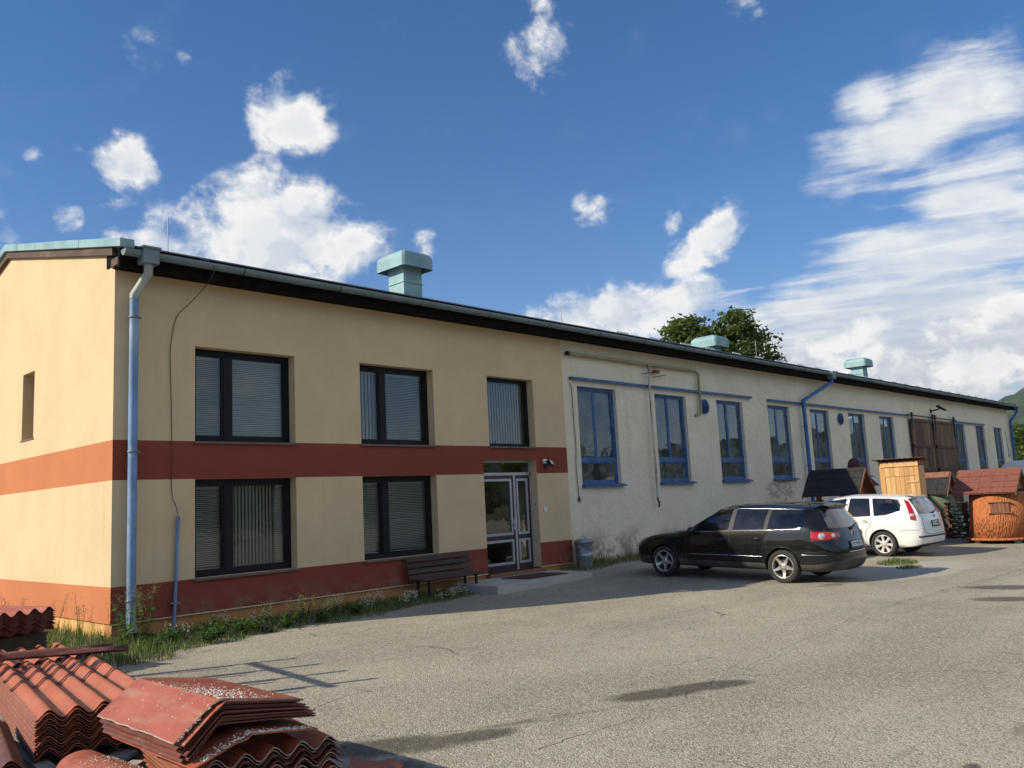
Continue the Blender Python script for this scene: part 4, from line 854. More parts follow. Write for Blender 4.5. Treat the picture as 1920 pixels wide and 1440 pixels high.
def build_car(root, sp, paint):
    rows = len(sp['st'][0][1]); st = sp['st']; nS = len(st)
    V = [[Vector(p) for p in s[1]] for s in st]
    bm = bmesh.new(); vd = {}
    def vert(p):
        k = (round(p.x,4), round(p.y,4), round(p.z,4))
        if k not in vd: vd[k] = bm.verts.new(p)
        return vd[k]
    cr = bm.edges.layers.float.new('crease_edge'); cv = bm.verts.layers.float.new('crease_vert')
    fm = {}
    for sgn in (1, -1):
        for i in range(nS-1):
            for j in range(rows-1):
                ps = [V[i][j], V[i+1][j], V[i+1][j+1], V[i][j+1]]
                if sgn < 0: ps = [Vector((p.x,-p.y,p.z)) for p in ps][::-1]
                vs = []
                for p in ps:
                    v = vert(p)
                    if v not in vs: vs.append(v)
                if len(vs) < 3: continue
                try: f = bm.faces.new(vs)
                except ValueError: continue
                f.material_index = sp['mat'](i, j); f.smooth = True
    bmesh.ops.recalc_face_normals(bm, faces=bm.faces)
    for e in bm.edges:
        if len(e.link_faces) == 2:
            a, b = e.link_faces[0].material_index, e.link_faces[1].material_index
            if a != b:
                e[cr] = .95
                if 1 in (a, b):
                    for v in e.verts: v[cv] = .55
    for key, val in sp.get('crease', {}).items():
        pass
    for (i, j) in sp.get('sharp_rows', []):
        for sgn in (1, -1):
            a, b = V[i][j], V[i+1][j]
            va, vb = vd[(round(a.x,4),round(sgn*a.y,4),round(a.z,4))], vd[(round(b.x,4),round(sgn*b.y,4),round(b.z,4))]
            e = bm.edges.get((va, vb))
            if e: e[cr] = .6
    me = bpy.data.meshes.new('carshell'); bm.to_mesh(me); bm.free()
    mats = [paint, CG, LINER, GREYP, TRIM]
    for m in mats: me.materials.append(m)
    o = bpy.data.objects.new('carshell', me); COL.objects.link(o)
    md = o.modifiers.new('s', 'SUBSURF'); md.levels = 3; md.render_levels = 3
    cyl = MB()
    for ax in (0., sp['wb']):
        for s in (-1, 1):
            M = Matrix.Translation((ax, s*.86, sp['wr']+.012)) @ Matrix.Rotation(R(90),4,'X'); r_ = sp['ar']
            c2 = MB(); n = 40
            ps = [(r_*math.cos(2*math.pi*k/n), r_*math.sin(2*math.pi*k/n)) for k in range(n)]
            cyl.prism(ps, M @ Matrix.Translation((0,0,-.26)), .52, 2)
    cme = cyl.mesh('cutter', mats); co = bpy.data.objects.new('cutter', cme); COL.objects.link(co)
    bo = o.modifiers.new('b', 'BOOLEAN'); bo.object = co; bo.operation = 'DIFFERENCE'; bo.solver = 'EXACT'
    dg = bpy.context.evaluated_depsgraph_get(); ev = o.evaluated_get(dg)
    full = bpy.data.meshes.new_from_object(ev)
    bpy.data.objects.remove(o); bpy.data.objects.remove(co)
    bmf = bmesh.new(); bmf.from_mesh(full)
    tree = BVHTree.FromBMesh(bmf)
    # split into parts: paint shell, glass panes by position, liners
    def part(name, pred, mat_, offset=0., smooth=True, thick=None):
        b2 = bmf.copy()
        bmesh.ops.delete(b2, geom=[f for f in b2.faces if not pred(f)], context='FACES')
        if not b2.faces: b2.free(); return None
        if offset:
            b2.normal_update()
            for v in b2.verts: v.co += v.normal*offset
        m2 = bpy.data.meshes.new(name); b2.to_mesh(m2); b2.free(); m2.materials.clear(); 
        for x in ([mat_] if not isinstance(mat_, list) else mat_): m2.materials.append(x)
        if not isinstance(mat_, list): m2.polygons.foreach_set('material_index', [0]*len(m2.polygons))
        return obj(name, m2, root)
    part('body', lambda f: f.material_index in (0,), paint)
    for ax in (0, 1):
        for s in (-1, 1): part('wheel_arch', lambda f: f.material_index == 2 and f.calc_center_median().y*s > 0 and (f.calc_center_median().x > sp['wb']/2) == bool(ax), LINER)
    part('bumper_skirt', lambda f: f.material_index == 3, GREYP)
    for s in (-1, 1):
        for ax in (0, 1): part('pillar_trim', lambda f: f.material_index == 4 and f.calc_center_median().y*s > 0 and (f.calc_center_median().x > .7) == bool(ax), TRIM)
    part('cabin_lining', lambda f: f.material_index in (0,4) and f.calc_center_median().z > .55, CABIN, -.03)
    gl = lambda f: f.material_index == 1
    cuts = sp['cuts']
    part('windscreen', lambda f: gl(f) and f.calc_center_median().x > cuts[0] and abs(f.normal.y) < .62, CG)
    part('rear_window', lambda f: gl(f) and f.calc_center_median().x < cuts[1] and f.normal.x < -.45, CG)
    for s in (-1, 1):
        for (a, b) in sp['sidewin']:
            part('side_window', lambda f: gl(f) and a < f.calc_center_median().x < b and f.calc_center_median().y*s > 0 and not (f.calc_center_median().x < cuts[1] and f.normal.x < -.45) and not (f.calc_center_median().x > cuts[0] and abs(f.normal.y) < .62), CG)
    bmf.free()
    def hit(o_, d):
        h = tree.ray_cast(Vector(o_), Vector(d).normalized(), 5.); return (h[0], h[1]) if h[0] else (None, None)
    def side(x, z, s=1, off=.004):
        p, n = hit((x, s*2., z), (0,-s,0)); 
        return None if p is None else p+Vector((0,s,0))*off
    def rear(y, z, off=.004):
        p, n = hit((-3., y, z), (1,0,0)); return None if p is None else p+Vector((-1,0,0))*off
    def line(name, pts2, w, mat_, s=1, f=side, par=root, th=None):
        P3 = []
        for a, b in zip(pts2, pts2[1:]):
            n = max(2, int(math.hypot(a[0]-b[0], a[1]-b[1])/.04))
            for k in range(n): t = k/n; P3.append((a[0]+(b[0]-a[0])*t, a[1]+(b[1]-a[1])*t))
        P3.append(pts2[-1])
        q = [f(a, b, s) if f is side else f(a, b) for a, b in P3]; q = [p for p in q if p is not None]
        if len(q) < 2: return None
        mb = MB(); mb.tube(q, w, 5); return mb.build(name, mat_, par)
    # wheels
    def wheel(x, s):
        w0 = Matrix.Translation((x, s*sp['ty'], sp['wr'])) @ Matrix.Rotation(R(-90*s),4,'X')     # local +z points outwards
        r_ = sp['wr']; mb = MB()
        mb.lathe([(.205,.085),(.225,.10),(.26,.108),(r_-.02,.10),(r_-.004,.082),(r_,.05),(r_-.003,.03),(r_,.02),(r_,-.02),(r_-.003,-.03),(r_,-.06),(r_-.02,-.10),(.24,-.105),(.205,-.085)], 48, w0)
        t = mb.build('wheel', TYRE, root)
        mb = MB(); mb.lathe([(.222,.095),(.218,.104),(.207,.100),(.200,.07),(.195,-.05),(.195,-.08)], 48, w0, 0); mb.lathe([(0,.0),(.19,.0),(.195,-.02)], 24, w0, 1)
        mb.lathe([(0,.012),(.135,.012),(.135,.0)], 32, w0, 2)
        rim = mb.build('rim', [sp['rimmat'], BLK, TRIM], t)
        nsp = sp['spokes']; mb = MB()
        for k in range(nsp):
            a = 2*math.pi*(k+.08)/nsp+.3; Mr = w0 @ Matrix.Rotation(a,4,'Z')
            wi, wo, zi, zo = sp['spoke_w']
            pts = [(.045,-wi,zi),(.12,-(wi*.62),zi),(.205,-wo,zo),(.205,wo,zo),(.12,wi*.62,zi),(.045,wi,zi)]
            top = [Mr @ Vector(p) for p in pts]; bot = [Mr @ Vector((p[0], p[1]*1.25, p[2]-.035)) for p in pts]; n = 6
            mb.add(top+bot, [tuple(range(n)), tuple(range(2*n-1,n-1,-1))]+[(i,n+i,n+(i+1) % n,(i+1) % n) for i in range(n)])
        mb.lathe([(.0,zi+.006),(.03,zi+.008),(.068,zi+.004),(.075,zi-.03)], 24, w0)
        mb.build('spoke', sp['rimmat'], t)
        mb = MB()
        for k in range(5):
            a = 2*math.pi*k/5+.9; mb.lathe([(0,zi+.009),(.010,zi+.009),(.010,zi-.01)], 8, w0 @ Matrix.Translation((.052*math.cos(a),.052*math.sin(a),0)))
        mb.build('wheel_bolt', BLK, t)['kind'] = 'stuff'
    for x in (0., sp['wb']):
        for s in (1, -1): wheel(x, s)
    # arch lips
    for x in (0., sp['wb']):
        for s in (1, -1):
            q = [side(x+(sp['ar']+.006)*math.cos(a), sp['wr']+.012+(sp['ar']+.006)*math.sin(a), s, -.004) for a in np.linspace(R(-12), R(192), 26)]
            q = [p for p in q if p is not None]
            if len(q) > 3: mb = MB(); mb.tube(q, .010, 6); mb.build('arch_lip', paint, root)
    # seams, handles, trim
    for s in (1, -1):
        for pl_ in sp['seams']: line('panel_gap', pl_, .0035, INK, s)
        for pl_ in sp['trimlines']: line('trim_strip', pl_, .007, CHROME if sp['chrome'] else TRIM, s)
        for (x, z) in sp['handles']:
            p = side(x, z, s, .0)
            if p is None: continue
            mb = MB(); mb.tube([p+Vector((-.085,0,0)), p+Vector((-.07,s*.028,0)), p+Vector((.07,s*.028,.004)), p+Vector((.085,0,.004))], .013, 8); mb.build('door_handle', paint, root)
            mb = MB(); mb.lathe([(0,.002),(.045,.002)], 16, Matrix.Translation(p) @ Matrix.Rotation(R(-90*s),4,'X') @ Matrix.Diagonal((1.5,.7,1,1))); mb.build('handle_recess', INK, root)
        x, y, z = sp['mirror']; mb = MB(); M = Matrix.Translation((x, s*y, z)) @ Matrix.Diagonal((.075,.11,.075,1))
        mb.lathe([(0,-1),(.5,-.9),(.86,-.5),(1,0),(.9,.5),(.5,.9),(0,1)], 16, M @ Matrix.Rotation(R(90),4,'X')); mb.tube([(x,s*(y-.18),z-.06),(x,s*(y-.06),z-.03)], .03, 8); mb.build('mirror', paint, root)
        # tail lamp: a patch of the corner, thickened outwards
        for (name, org, th0, th1, zf0, zf1, mt, off) in sp['lamps']:
            nu, nv = 20, 10; g = []
            for i in range(nu+1):
                u = i/nu; th = R(th0+(th1-th0)*u); rowp = []
                for j in range(nv+1):
                    z = zf0(u)+(zf1(u)-zf0(u))*j/nv
                    dz = sp.get('lean', 0)*(z-org[2])
                    p, n = hit((org[0]+dz, s*org[1], z), (-math.sin(th), s*math.cos(th), 0))
                    if p is None: p = Vector((org[0],s*org[1],z)); n = Vector((-1,0,0))
                    edge = min(i, nu-i, 2.)/2*min(j, nv-j, 2.)/2
                    dirv = Vector((-math.sin(th), s*math.cos(th), 0))
                    rowp.append(p+dirv*(.002+off*min(1, edge)))
                g.append(rowp)
            mb = MB(); vs = [p for r2 in g for p in r2]; k = nv+1
            fs = [((i*k+j),(i+1)*k+j,(i+1)*k+j+1,i*k+j+1) for i in range(nu) for j in range(nv)]
            if s < 0: fs = [f[::-1] for f in fs]
            mb.add(vs, fs, 0, True); mb.build(name, mt, root)
    # seats
    for (x, y) in ((1.25,.38),(1.25,-.38),(.38,.40),(.38,0),(.38,-.40)):
        M = Matrix.Translation((x,y,.5)) @ Matrix.Rotation(R(-14),4,'Y')
        mb = MB(); mb.box((-.07,-.22,-.1),(.07,.22,.55),0,M); mb.box((-.05,-.13,.6),(.05,.13,.80),0,M); mb.tube([M @ Vector((0,0,.5)), M @ Vector((0,0,.65))], .02, 6); mb.build('seat', CABIN, root, .04)
    mb = MB(); mb.box((-.75,-.70,.30),(2.1,.70,.62)); mb.box((1.75,-.68,.6),(2.15,.68,.93)); mb.build('cabin_floor', CABIN, root, .03)
    # plate
    y0, z0, wd, ht = sp['plate']; c = rear(y0, z0); 
    nrm = Vector((-1,0,sp.get('plate_tilt', .1))).normalized(); up = Vector((0,1,0)).cross(nrm).normalized()*-1
    if up.z < 0: up = -up
    M = Matrix.Translation(c+Vector((-.008,0,0))) @ Matrix((Vector((0,-1,0)), up, nrm)).transposed().to_4x4()
    mb = MB(); mb.box((-wd/2-.022,-ht/2-.035,-.02),(wd/2+.022,ht/2+.016,.006),0,M); pf = mb.build('plate_frame', INK, root, .003)
    mb = MB(); mb.box((-wd/2,-ht/2,.006),(wd/2,ht/2,.010),0,M); pp = mb.build('number_plate', PLATE, pf)
    mb = MB(); random.seed(sp['seed'])
    for k in range(8):       # illegible characters, as in the photo
        x = -wd/2+.05+k*(wd-.08)/8
        if k == 2: continue
        mb.box((x,-ht*.32,.0105),(x+.009,ht*.32,.0125),0,M)
        for z in random.sample((-ht*.30, -.004, ht*.22), 2): mb.box((x+.009,z,.0105),(x+.034,z+.009,.0125),0,M)
        if random.random() < .7: mb.box((x+.034,random.choice((-ht*.32,0)),.0105),(x+.043,ht*.32,.0125),0,M)
    mb.build('plate_lettering', INK, pf)
    return dict(side=side, rear=rear, hit=hit, line=line, tree=tree)

def S_side(x, W, zb, belt, zt, Wt, dx=(0,)*11, wb_in=.045, zlow=.24):
    """rows 0..10 of a normal side station"""
    r = [(x,0,zlow-.03),(x,W-.22,zlow-.03),(x,W-.055,zlow+.02),(x,W-.012,zlow+.13),(x,W,.64),(x,W-.018,belt-.09),(x,W-wb_in,belt),(x,(W-wb_in)*.52+Wt*.48,(belt+zt-.10)/2+.01),(x,Wt,zt-.10),(x,Wt-.16,zt-.025),(x,0,zt)]
    return [(p[0]+d, p[1], p[2]) for p, d in zip(r, dx)]
def S_hood(x, W, zs, zh, zlow=.22):
    return [(x,0,zlow),(x,W-.22,zlow),(x,W-.05,zlow+.03),(x,W-.012,.42),(x,W-.005,.60),(x,W-.03,zs-.05),(x,W-.075,zs),(x,W-.13,zs+(zh-zs)*.45),(x,W-.25,zs+(zh-zs)*.75),(x,.42,zh-.005),(x,0,zh)]
# --- black estate
B = []
B.append(('rz', [(-.95,0,.24),(-1.00,0,.24),(-1.09,0,.30),(-1.13,0,.45),(-1.135,0,.62),(-1.05,0,.94),(-1.00,0,1.05),(-.89,0,1.23),(-.775,0,1.39),(-.80,0,1.455),(-.55,0,1.49)]))
B.append(('rm', [(-.95,0,.24),(-.98,.38,.24),(-1.07,.42,.30),(-1.11,.44,.45),(-1.115,.44,.62),(-1.03,.43,.94),(-.98,.42,1.05),(-.87,.39,1.23),(-.755,.35,1.385),(-.78,.33,1.45),(-.55,0,1.49)]))
B.append(('rc', [(-.85,0,.24),(-.86,.60,.24),(-.96,.70,.30),(-1.00,.745,.45),(-1.0,.755,.62),(-.93,.745,.94),(-.88,.72,1.05),(-.785,.665,1.23),(-.675,.60,1.375),(-.66,.50,1.44),(-.50,0,1.49)]))
B.append(('q0', S_side(-.62,.885,0,1.055,1.48,.62,(0,0,-.1,-.1,-.08,-.04,0,.04,.08,.1,.17))))
B.append(('q1', S_side(-.46,.90,0,1.07,1.49,.635,(0,0,0,0,0,0,0,.03,.08,.08,.1))))
B.append(('q2', S_side(-.05,.91,0,1.035,1.50,.645)))
B.append(('c0', S_side(.30,.912,0,1.025,1.51,.65,(0,)*6+(0,-.02,-.05,-.05,-.05))))
B.append(('c1', S_side(.36,.912,0,1.023,1.512,.65,(0,)*6+(0,-.02,-.05,-.05,-.05))))
B.append(('d0', S_side(1.06,.912,0,1.0,1.515,.655,(0,)*6+(0,-.02,-.04,-.04,-.04))))
B.append(('d1', S_side(1.13,.912,0,.998,1.512,.655,(0,)*6+(0,-.02,-.04,-.04,-.04))))
B.append(('a0', S_side(1.98,.908,0,.965,1.44,.63,(0,)*6+(0,-.27,-.56,-.60,-.62))))
B.append(('a1', S_side(2.08,.907,0,.96,1.435,.62,(0,)*6+(0,-.26,-.54,-.58,-.60))))
cow = S_hood(2.22,.905,.92,.985); cow[7] = (2.24,.80,.925); cow[8] = (2.27,.66,.955); cow[9] = (2.34,.40,.975); cow[10] = (2.40,0,.985); B.append(('cw', cow))
B.append(('h1', S_hood(2.75,.90,.86,.935)))
B.append(('h2', S_hood(3.15,.875,.80,.87)))
fc = S_hood(3.42,.80,.70,.78); B.append(('h3', fc))
B.append(('fc', [(3.40,0,.22),(3.44,.50,.22),(3.52,.60,.28),(3.56,.64,.42),(3.57,.64,.58),(3.54,.63,.66),(3.50,.60,.70),(3.48,.56,.715),(3.46,.48,.73),(3.45,.30,.745),(3.40,0,.80)]))
B.append(('fz', [(3.40,0,.22),(3.52,0,.22),(3.60,0,.28),(3.64,0,.42),(3.65,0,.58),(3.62,0,.66),(3.58,0,.70),(3.55,0,.72),(3.52,0,.74),(3.48,0,.76),(3.40,0,.80)]))
names = [b[0] for b in B]; ix = {n: i for i, n in enumerate(names)}
def bmat(i, j):
    n = names[i]
    if j in (7,) and False: return 0
    if n in ('rz','rm') and j in (6,7): return 1
    if j in (6,7) and n in ('q1','q2','c1','d1'): return 1
    if j in (6,7) and n in ('c0','d0'): return 4
    if n == 'a1' and j in (8,9): return 1
    if n == 'a1' and j == 7: return 1
    if j == 2 and n not in ('fz',) and False: return 3
    if j in (0,1,2): return 3
    return 0
car = thing('estate_car', 'black estate car with five-spoke alloy wheels parked nose to the white wall', 'car', (11.19,-5.80,gz(11.2,-5.8)-.004))
SPEC = dict(st=B, mat=bmat, wb=2.709, wr=.318, ar=.352, ty=.785, cuts=(1.3,-.62), sidewin=[(-.7,.36),(.36,1.08),(1.08,2.3)], rimmat=ALLOY, spokes=5, spoke_w=(.040,.017,.074,.092),
 seams=[[(-.02+.40,.34),(.40,.62),(.33,.80),(.37,.96)],[(1.12,.30),(1.11,.95)],[(2.12,.32),(2.16,.60),(2.10,.92)],[(-.84,.62),(-.45,.60)]],
 trimlines=[[(-.85,.555),(-.40,.555)],[(.42,.50),(1.10,.50)],[(1.14,.50),(2.05,.50)]], chrome=True, handles=[(.52,.83),(1.32,.815)], mirror=(1.93,.985,.985),
 lamps=[('tail_lamp',(-.45,.42,.87),17,80,lambda u: .835-.012*math.sin(u*3.14)+.035*u*u, lambda u: .995-.035*u*u, RLAMP, .012)], plate=(0,.735,.50,.10), plate_tilt=.25, seed=3)
K = build_car(car, SPEC, BPAINT)
# extras: reversing lens rings, chrome lip, roof rails, wiper, emblem, aerial, window chrome
for s in (1,-1):
    for th, z, r_ in ((40,.905,.062),(64,.915,.040)):
        d_ = Vector((-math.sin(R(th)), s*math.cos(R(th)), 0)); p, n = K['hit']((-.45, s*.42, z), d_)
        if p is None: continue
        q = n.to_track_quat('Z','Y').to_matrix().to_4x4(); mb = MB()
        mb.lathe([(0,.026),(r_*.55,.026),(r_*.6,.018),(r_,.018),(r_*1.05,.008)], 20, Matrix.Translation(p) @ q); mb.build('reversing_lens', CLAMP, car)
    mb = MB(); mb.tube([(1.25,s*.60,1.435),(1.1,s*.61,1.475),(.3,s*.61,1.50),(-.4,s*.59,1.485),(-.58,s*.575,1.45)], .016, 8); mb.build('roof_rail', BLK, car)
    K['line']('window_trim', [(-.40,1.04),(.33,1.005),(1.1,.98),(1.95,.945)], .006, CHROME, s)
    K['line']('window_trim', [(-.40,1.402),(.3,1.415),(1.05,1.418),(1.3,1.405)], .005, CHROME, s)
    pb = [K['rear'](s*y, z) for y, z in ((.70,.55),(.60,.45))]
K['line']('chrome_lip', [(-.36,.60),(.36,.60)], .010, CHROME, 1, K['rear'])
K['line']('tailgate_gap', [(-.62,.96),(-.66,.74),(-.50,.58),(.50,.58),(.66,.74),(.62,.96)], .004, INK, 1, K['rear'])
K['line']('bumper_gap', [(-.70,.52),(.70,.52)], .003, INK, 1, K['rear'])
def emblem(K, root, y, z, r_, mat_, oval=1.0, letters=True):
    p = K['rear'](y, z, .0)
    M = Matrix.Translation(p) @ Matrix((Vector((0,-1,0)), Vector((.22,0,1)).normalized(), Vector((-1,0,.22)).normalized())).transposed().to_4x4() @ Matrix.Diagonal((oval,1,1,1))
    mb = MB(); mb.lathe([(r_*.86,.012),(r_,.012),(r_,-.01)], 28, M, 0); mb.lathe([(0,.004),(r_*.9,.004)], 28, M, 1)
    if letters:
        for pts in (((-.38,.55),(0,-.02),(.38,.55)),((-.72,.30),(-.40,-.62),(0,.0),(.40,-.62),(.72,.30))):
            mb.tube([M @ Vector((a*r_, b*r_, .010)) for a, b in pts], r_*.09, 5, 0)
    return mb.build('emblem', [CHROME, mat_], root)
emblem(K, car, 0, .925, .058, BLK)
p = K['rear'](0, 1.03, .02); q = K['rear'](-.42, 1.10, .015)
mb = MB(); mb.tube([p, (p+q)/2+Vector((-.02,0,.01)), q], .011, 6); mb.lathe([(0,.02),(.03,.02),(.035,0)], 12, Matrix.Translation(p) @ Matrix.Rotation(R(-90),4,'Y')); mb.build('rear_wiper', BLK, car)
mb = MB(); mb.add([(-.80,-.46,1.455),(-.80,.46,1.455),(-.50,.5,1.497),(-.50,-.5,1.497),(-.80,-.46,1.43),(-.80,.46,1.43)], ((0,1,2,3),(4,5,1,0))); mb.build('roof_spoiler', BPAINT, car)
mb = MB(); mb.tube([(-.3,0,1.49),(-.45,0,1.62)], .004, 5); mb.build('aerial', BLK, car)
for s in (1,-1):
    pts = [K['hit']((2.9, s*.3, z), (math.cos(a), s*math.sin(a), 0)) for a in (R(15),R(30),R(45)) for z in (.58,.64,.69)]
    g = [p[0]+p[1]*.006 for p in pts if p[0] is not None]
    if len(g) == 9: mb = MB(); mb.add(g, ((0,3,4,1),(1,4,5,2),(3,6,7,4),(4,7,8,5)), 0, True); mb.build('headlamp', CLAMP, car)
car.rotation_euler = (0, -math.atan(.030), R(90))
# --- white estate
Wt_ = []
Wt_.append(('rz', [(-.80,0,.28),(-.88,0,.26),(-.97,0,.33),(-1.01,0,.48),(-.98,0,.60),(-.95,0,.90),(-.91,0,1.03),(-.77,0,1.24),(-.62,0,1.42),(-.62,0,1.47),(-.42,0,1.495)]))
Wt_.append(('rm', [(-.80,0,.28),(-.86,.40,.26),(-.95,.44,.33),(-.99,.46,.48),(-.96,.46,.60),(-.93,.45,.90),(-.89,.44,1.03),(-.755,.41,1.24),(-.605,.37,1.415),(-.61,.34,1.465),(-.42,0,1.495)]))
Wt_.append(('rc', [(-.70,0,.28),(-.80,.60,.26),(-.90,.72,.33),(-.93,.77,.48),(-.92,.77,.60),(-.88,.755,.90),(-.84,.735,1.03),(-.71,.675,1.24),(-.56,.595,1.405),(-.49,.48,1.46),(-.38,0,1.495)]))
Wt_.append(('q0', S_side(-.56,.885,0,1.05,1.495,.60,(0,0,-.12,-.12,-.1,-.06,0,.05,.10,.12,.17))))
Wt_.append(('q1', S_side(-.47,.895,0,1.12,1.49,.62,(0,0,0,0,0,0,.02,.03,.14,.1,.1))))
Wt_.append(('q2', S_side(-.12,.912,0,1.02,1.52,.63)))
Wt_.append(('c0', S_side(.20,.918,0,.998,1.533,.64,(0,)*6+(0,.05,.10,.10,.10))))
Wt_.append(('c1', S_side(.255,.918,0,.996,1.535,.64,(0,)*6+(0,.05,.10,.10,.10))))
Wt_.append(('d0', S_side(.90,.918,0,.972,1.545,.645,(0,)*6+(0,-.02,-.04,-.04,-.04))))
Wt_.append(('d1', S_side(.96,.918,0,.970,1.545,.645,(0,)*6+(0,-.02,-.04,-.04,-.04))))
Wt_.append(('a0', S_side(2.08,.912,0,.94,1.47,.62,(0,)*6+(0,-.29,-.58,-.62,-.64))))
Wt_.append(('a1', S_side(2.18,.910,0,.938,1.465,.61,(0,)*6+(0,-.28,-.56,-.60,-.62))))
cow = S_hood(2.32,.905,.92,1.0); cow[7] = (2.34,.80,.945); cow[8] = (2.37,.66,.975); cow[9] = (2.44,.40,.99); cow[10] = (2.50,0,1.0); Wt_.append(('cw', cow))
Wt_.append(('h1', S_hood(2.78,.895,.87,.94))); Wt_.append(('h2', S_hood(3.1,.86,.80,.86))); Wt_.append(('h3', S_hood(3.30,.80,.70,.78)))
Wt_.append(('fc', [(3.28,0,.22),(3.32,.50,.22),(3.40,.60,.28),(3.44,.64,.42),(3.45,.64,.58),(3.42,.63,.66),(3.38,.60,.70),(3.36,.56,.715),(3.34,.48,.73),(3.33,.30,.745),(3.28,0,.80)]))
Wt_.append(('fz', [(3.28,0,.22),(3.40,0,.22),(3.48,0,.28),(3.52,0,.42),(3.53,0,.58),(3.50,0,.66),(3.46,0,.70),(3.43,0,.72),(3.40,0,.74),(3.36,0,.76),(3.28,0,.80)]))
names = [b[0] for b in Wt_]
def wmat(i, j):
    n = names[i]
    if n in ('rz','rm') and j in (6,7): return 1
    if j in (6,7) and n in ('q1','q2','c1','d1'): return 1
    if n == 'a1' and j in (7,8,9): return 1
    if j == 1 and n in ('rz','rm','rc','q0'): return 3
    if j == 0: return 3
    return 0
car2 = thing('estate_car', 'white estate car with silver wheel covers parked beside the black car', 'car', (17.28,-5.50,gz(17.3,-5.4)-.012))
SPEC2 = dict(st=Wt_, mat=wmat, wb=2.64, wr=.316, ar=.355, ty=.79, cuts=(1.4,-.50), sidewin=[(-.7,.28),(.28,.93),(.93,2.4)], rimmat=COVER, spokes=7, spoke_w=(.034,.036,.080,.088),
 seams=[[(.42,.34),(.42,.60),(.28,.80),(.24,.98)],[(.94,.30),(.93,.96)],[(2.2,.32),(2.22,.60),(2.16,.93)],[(-.84,.66),(-.52,.66),(-.40,.62)]],
 trimlines=[], chrome=False, handles=[(.42,.87),(1.13,.85)], mirror=(2.03,.99,.99), lean=.0,
 lamps=[('tail_lamp',(-.28,.40,1.1),42,54,lambda u: .90-.02*u, lambda u: 1.41-.02*u, RLAMP, .014)], plate=(0,.80,.46,.10), plate_tilt=.12, seed=5)
K2 = build_car(car2, SPEC2, WPAINT)
K2['line']('bumper_strip', [(-.80,.495),(-.55,.50),(.55,.50),(.80,.495)], .022, TRIM, 1, K2['rear'])
K2['line']('tailgate_gap', [(-.62,1.0),(-.66,.62),(-.50,.55),(.50,.55),(.66,.62),(.62,1.0)], .004, INK, 1, K2['rear'])
for s in (1,-1):
    K2['line']('window_seal', [(-.30,1.02),(.42,.985),(1.2,.958),(2.05,.93)], .007, TRIM, s)
    th = 48; d_ = Vector((-math.sin(R(th)), s*math.cos(R(th)), 0)); p, n = K2['hit']((-.28, s*.40, 1.02), d_)
    if p: q = n.to_track_quat('Z','Y').to_matrix().to_4x4(); mb = MB(); mb.lathe([(0,.024),(.035,.022),(.045,.012)], 18, Matrix.Translation(p) @ q); mb.build('reversing_lens', CLAMP, car2)
emblem(K2, car2, 0, .965, .032, simple('blue_badge', (.02,.04,.14), .3), 2.0, False)
p = K2['rear'](0, 1.06, .02); q = K2['rear'](-.36, 1.10, .012)
mb = MB(); mb.tube([p, (p+q)/2+Vector((-.02,0,.01)), q], .011, 6); mb.lathe([(0,.02),(.03,.02),(.035,0)], 12, Matrix.Translation(p) @ Matrix.Rotation(R(-90),4,'Y')); mb.build('rear_wiper', BLK, car2)
mb = MB(); mb.add([(-.64,-.46,1.465),(-.64,.46,1.465),(-.36,.48,1.503),(-.36,-.48,1.503),(-.64,-.46,1.445),(-.64,.46,1.445)], ((0,1,2,3),(4,5,1,0))); mb.build('roof_spoiler', WPAINT, car2)
car2.rotation_euler = (0, -math.atan(.02), R(88))
random.seed(11)

# ------------------------------------------------------------ roofing sheets stacked in the foreground
def sheetmat(name, c1, c2, dust, trough=False):
    M = Mat(name); n = M.noise(1.7, 6, .6); n2 = M.noise(11., 6, .7)
    c = M.mix(M.ramp(n, .3, .7), c1, c2)
    c = M.mix(M.ma('MULTIPLY', M.ramp(n2, .60, .70), .5), c, (.40,.30,.25))
    c = M.mix(M.ma('MULTIPLY', M.ramp(M.noise(4., 5, .6, M.scaled((3,.4,1))), .5, .75), dust), c, (.36,.25,.17))
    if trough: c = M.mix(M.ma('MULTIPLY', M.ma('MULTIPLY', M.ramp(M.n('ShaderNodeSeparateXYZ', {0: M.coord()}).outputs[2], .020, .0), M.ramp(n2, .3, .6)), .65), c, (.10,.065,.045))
    c = M.mix(M.ma('MULTIPLY', M.ramp(M.noise(23., 5, .7), .66, .70), .6), c, (.30,.30,.24))
    M.set(col=c, rough=M.ramp(n2, .3, .7, .38, .6), spec=.4); M.bump(M.noise(140., 3, .6), .12, .004); return M.m
TILE = sheetmat('terracotta_sheet_paint', (.34,.086,.042), (.42,.12,.056), .35, True)
TILED = sheetmat('dark_red_shade_sheet', (.10,.030,.022), (.145,.042,.029), .15)  # dark red paint, also shade put into sheet ends and lower layers
FLAT = sheetmat('brick_red_flat_sheet', (.28,.070,.040), (.36,.10,.056), .45)
CORE = simple('fibre_cement_core', (.34,.29,.24), .95, var=.25, vscale=20)
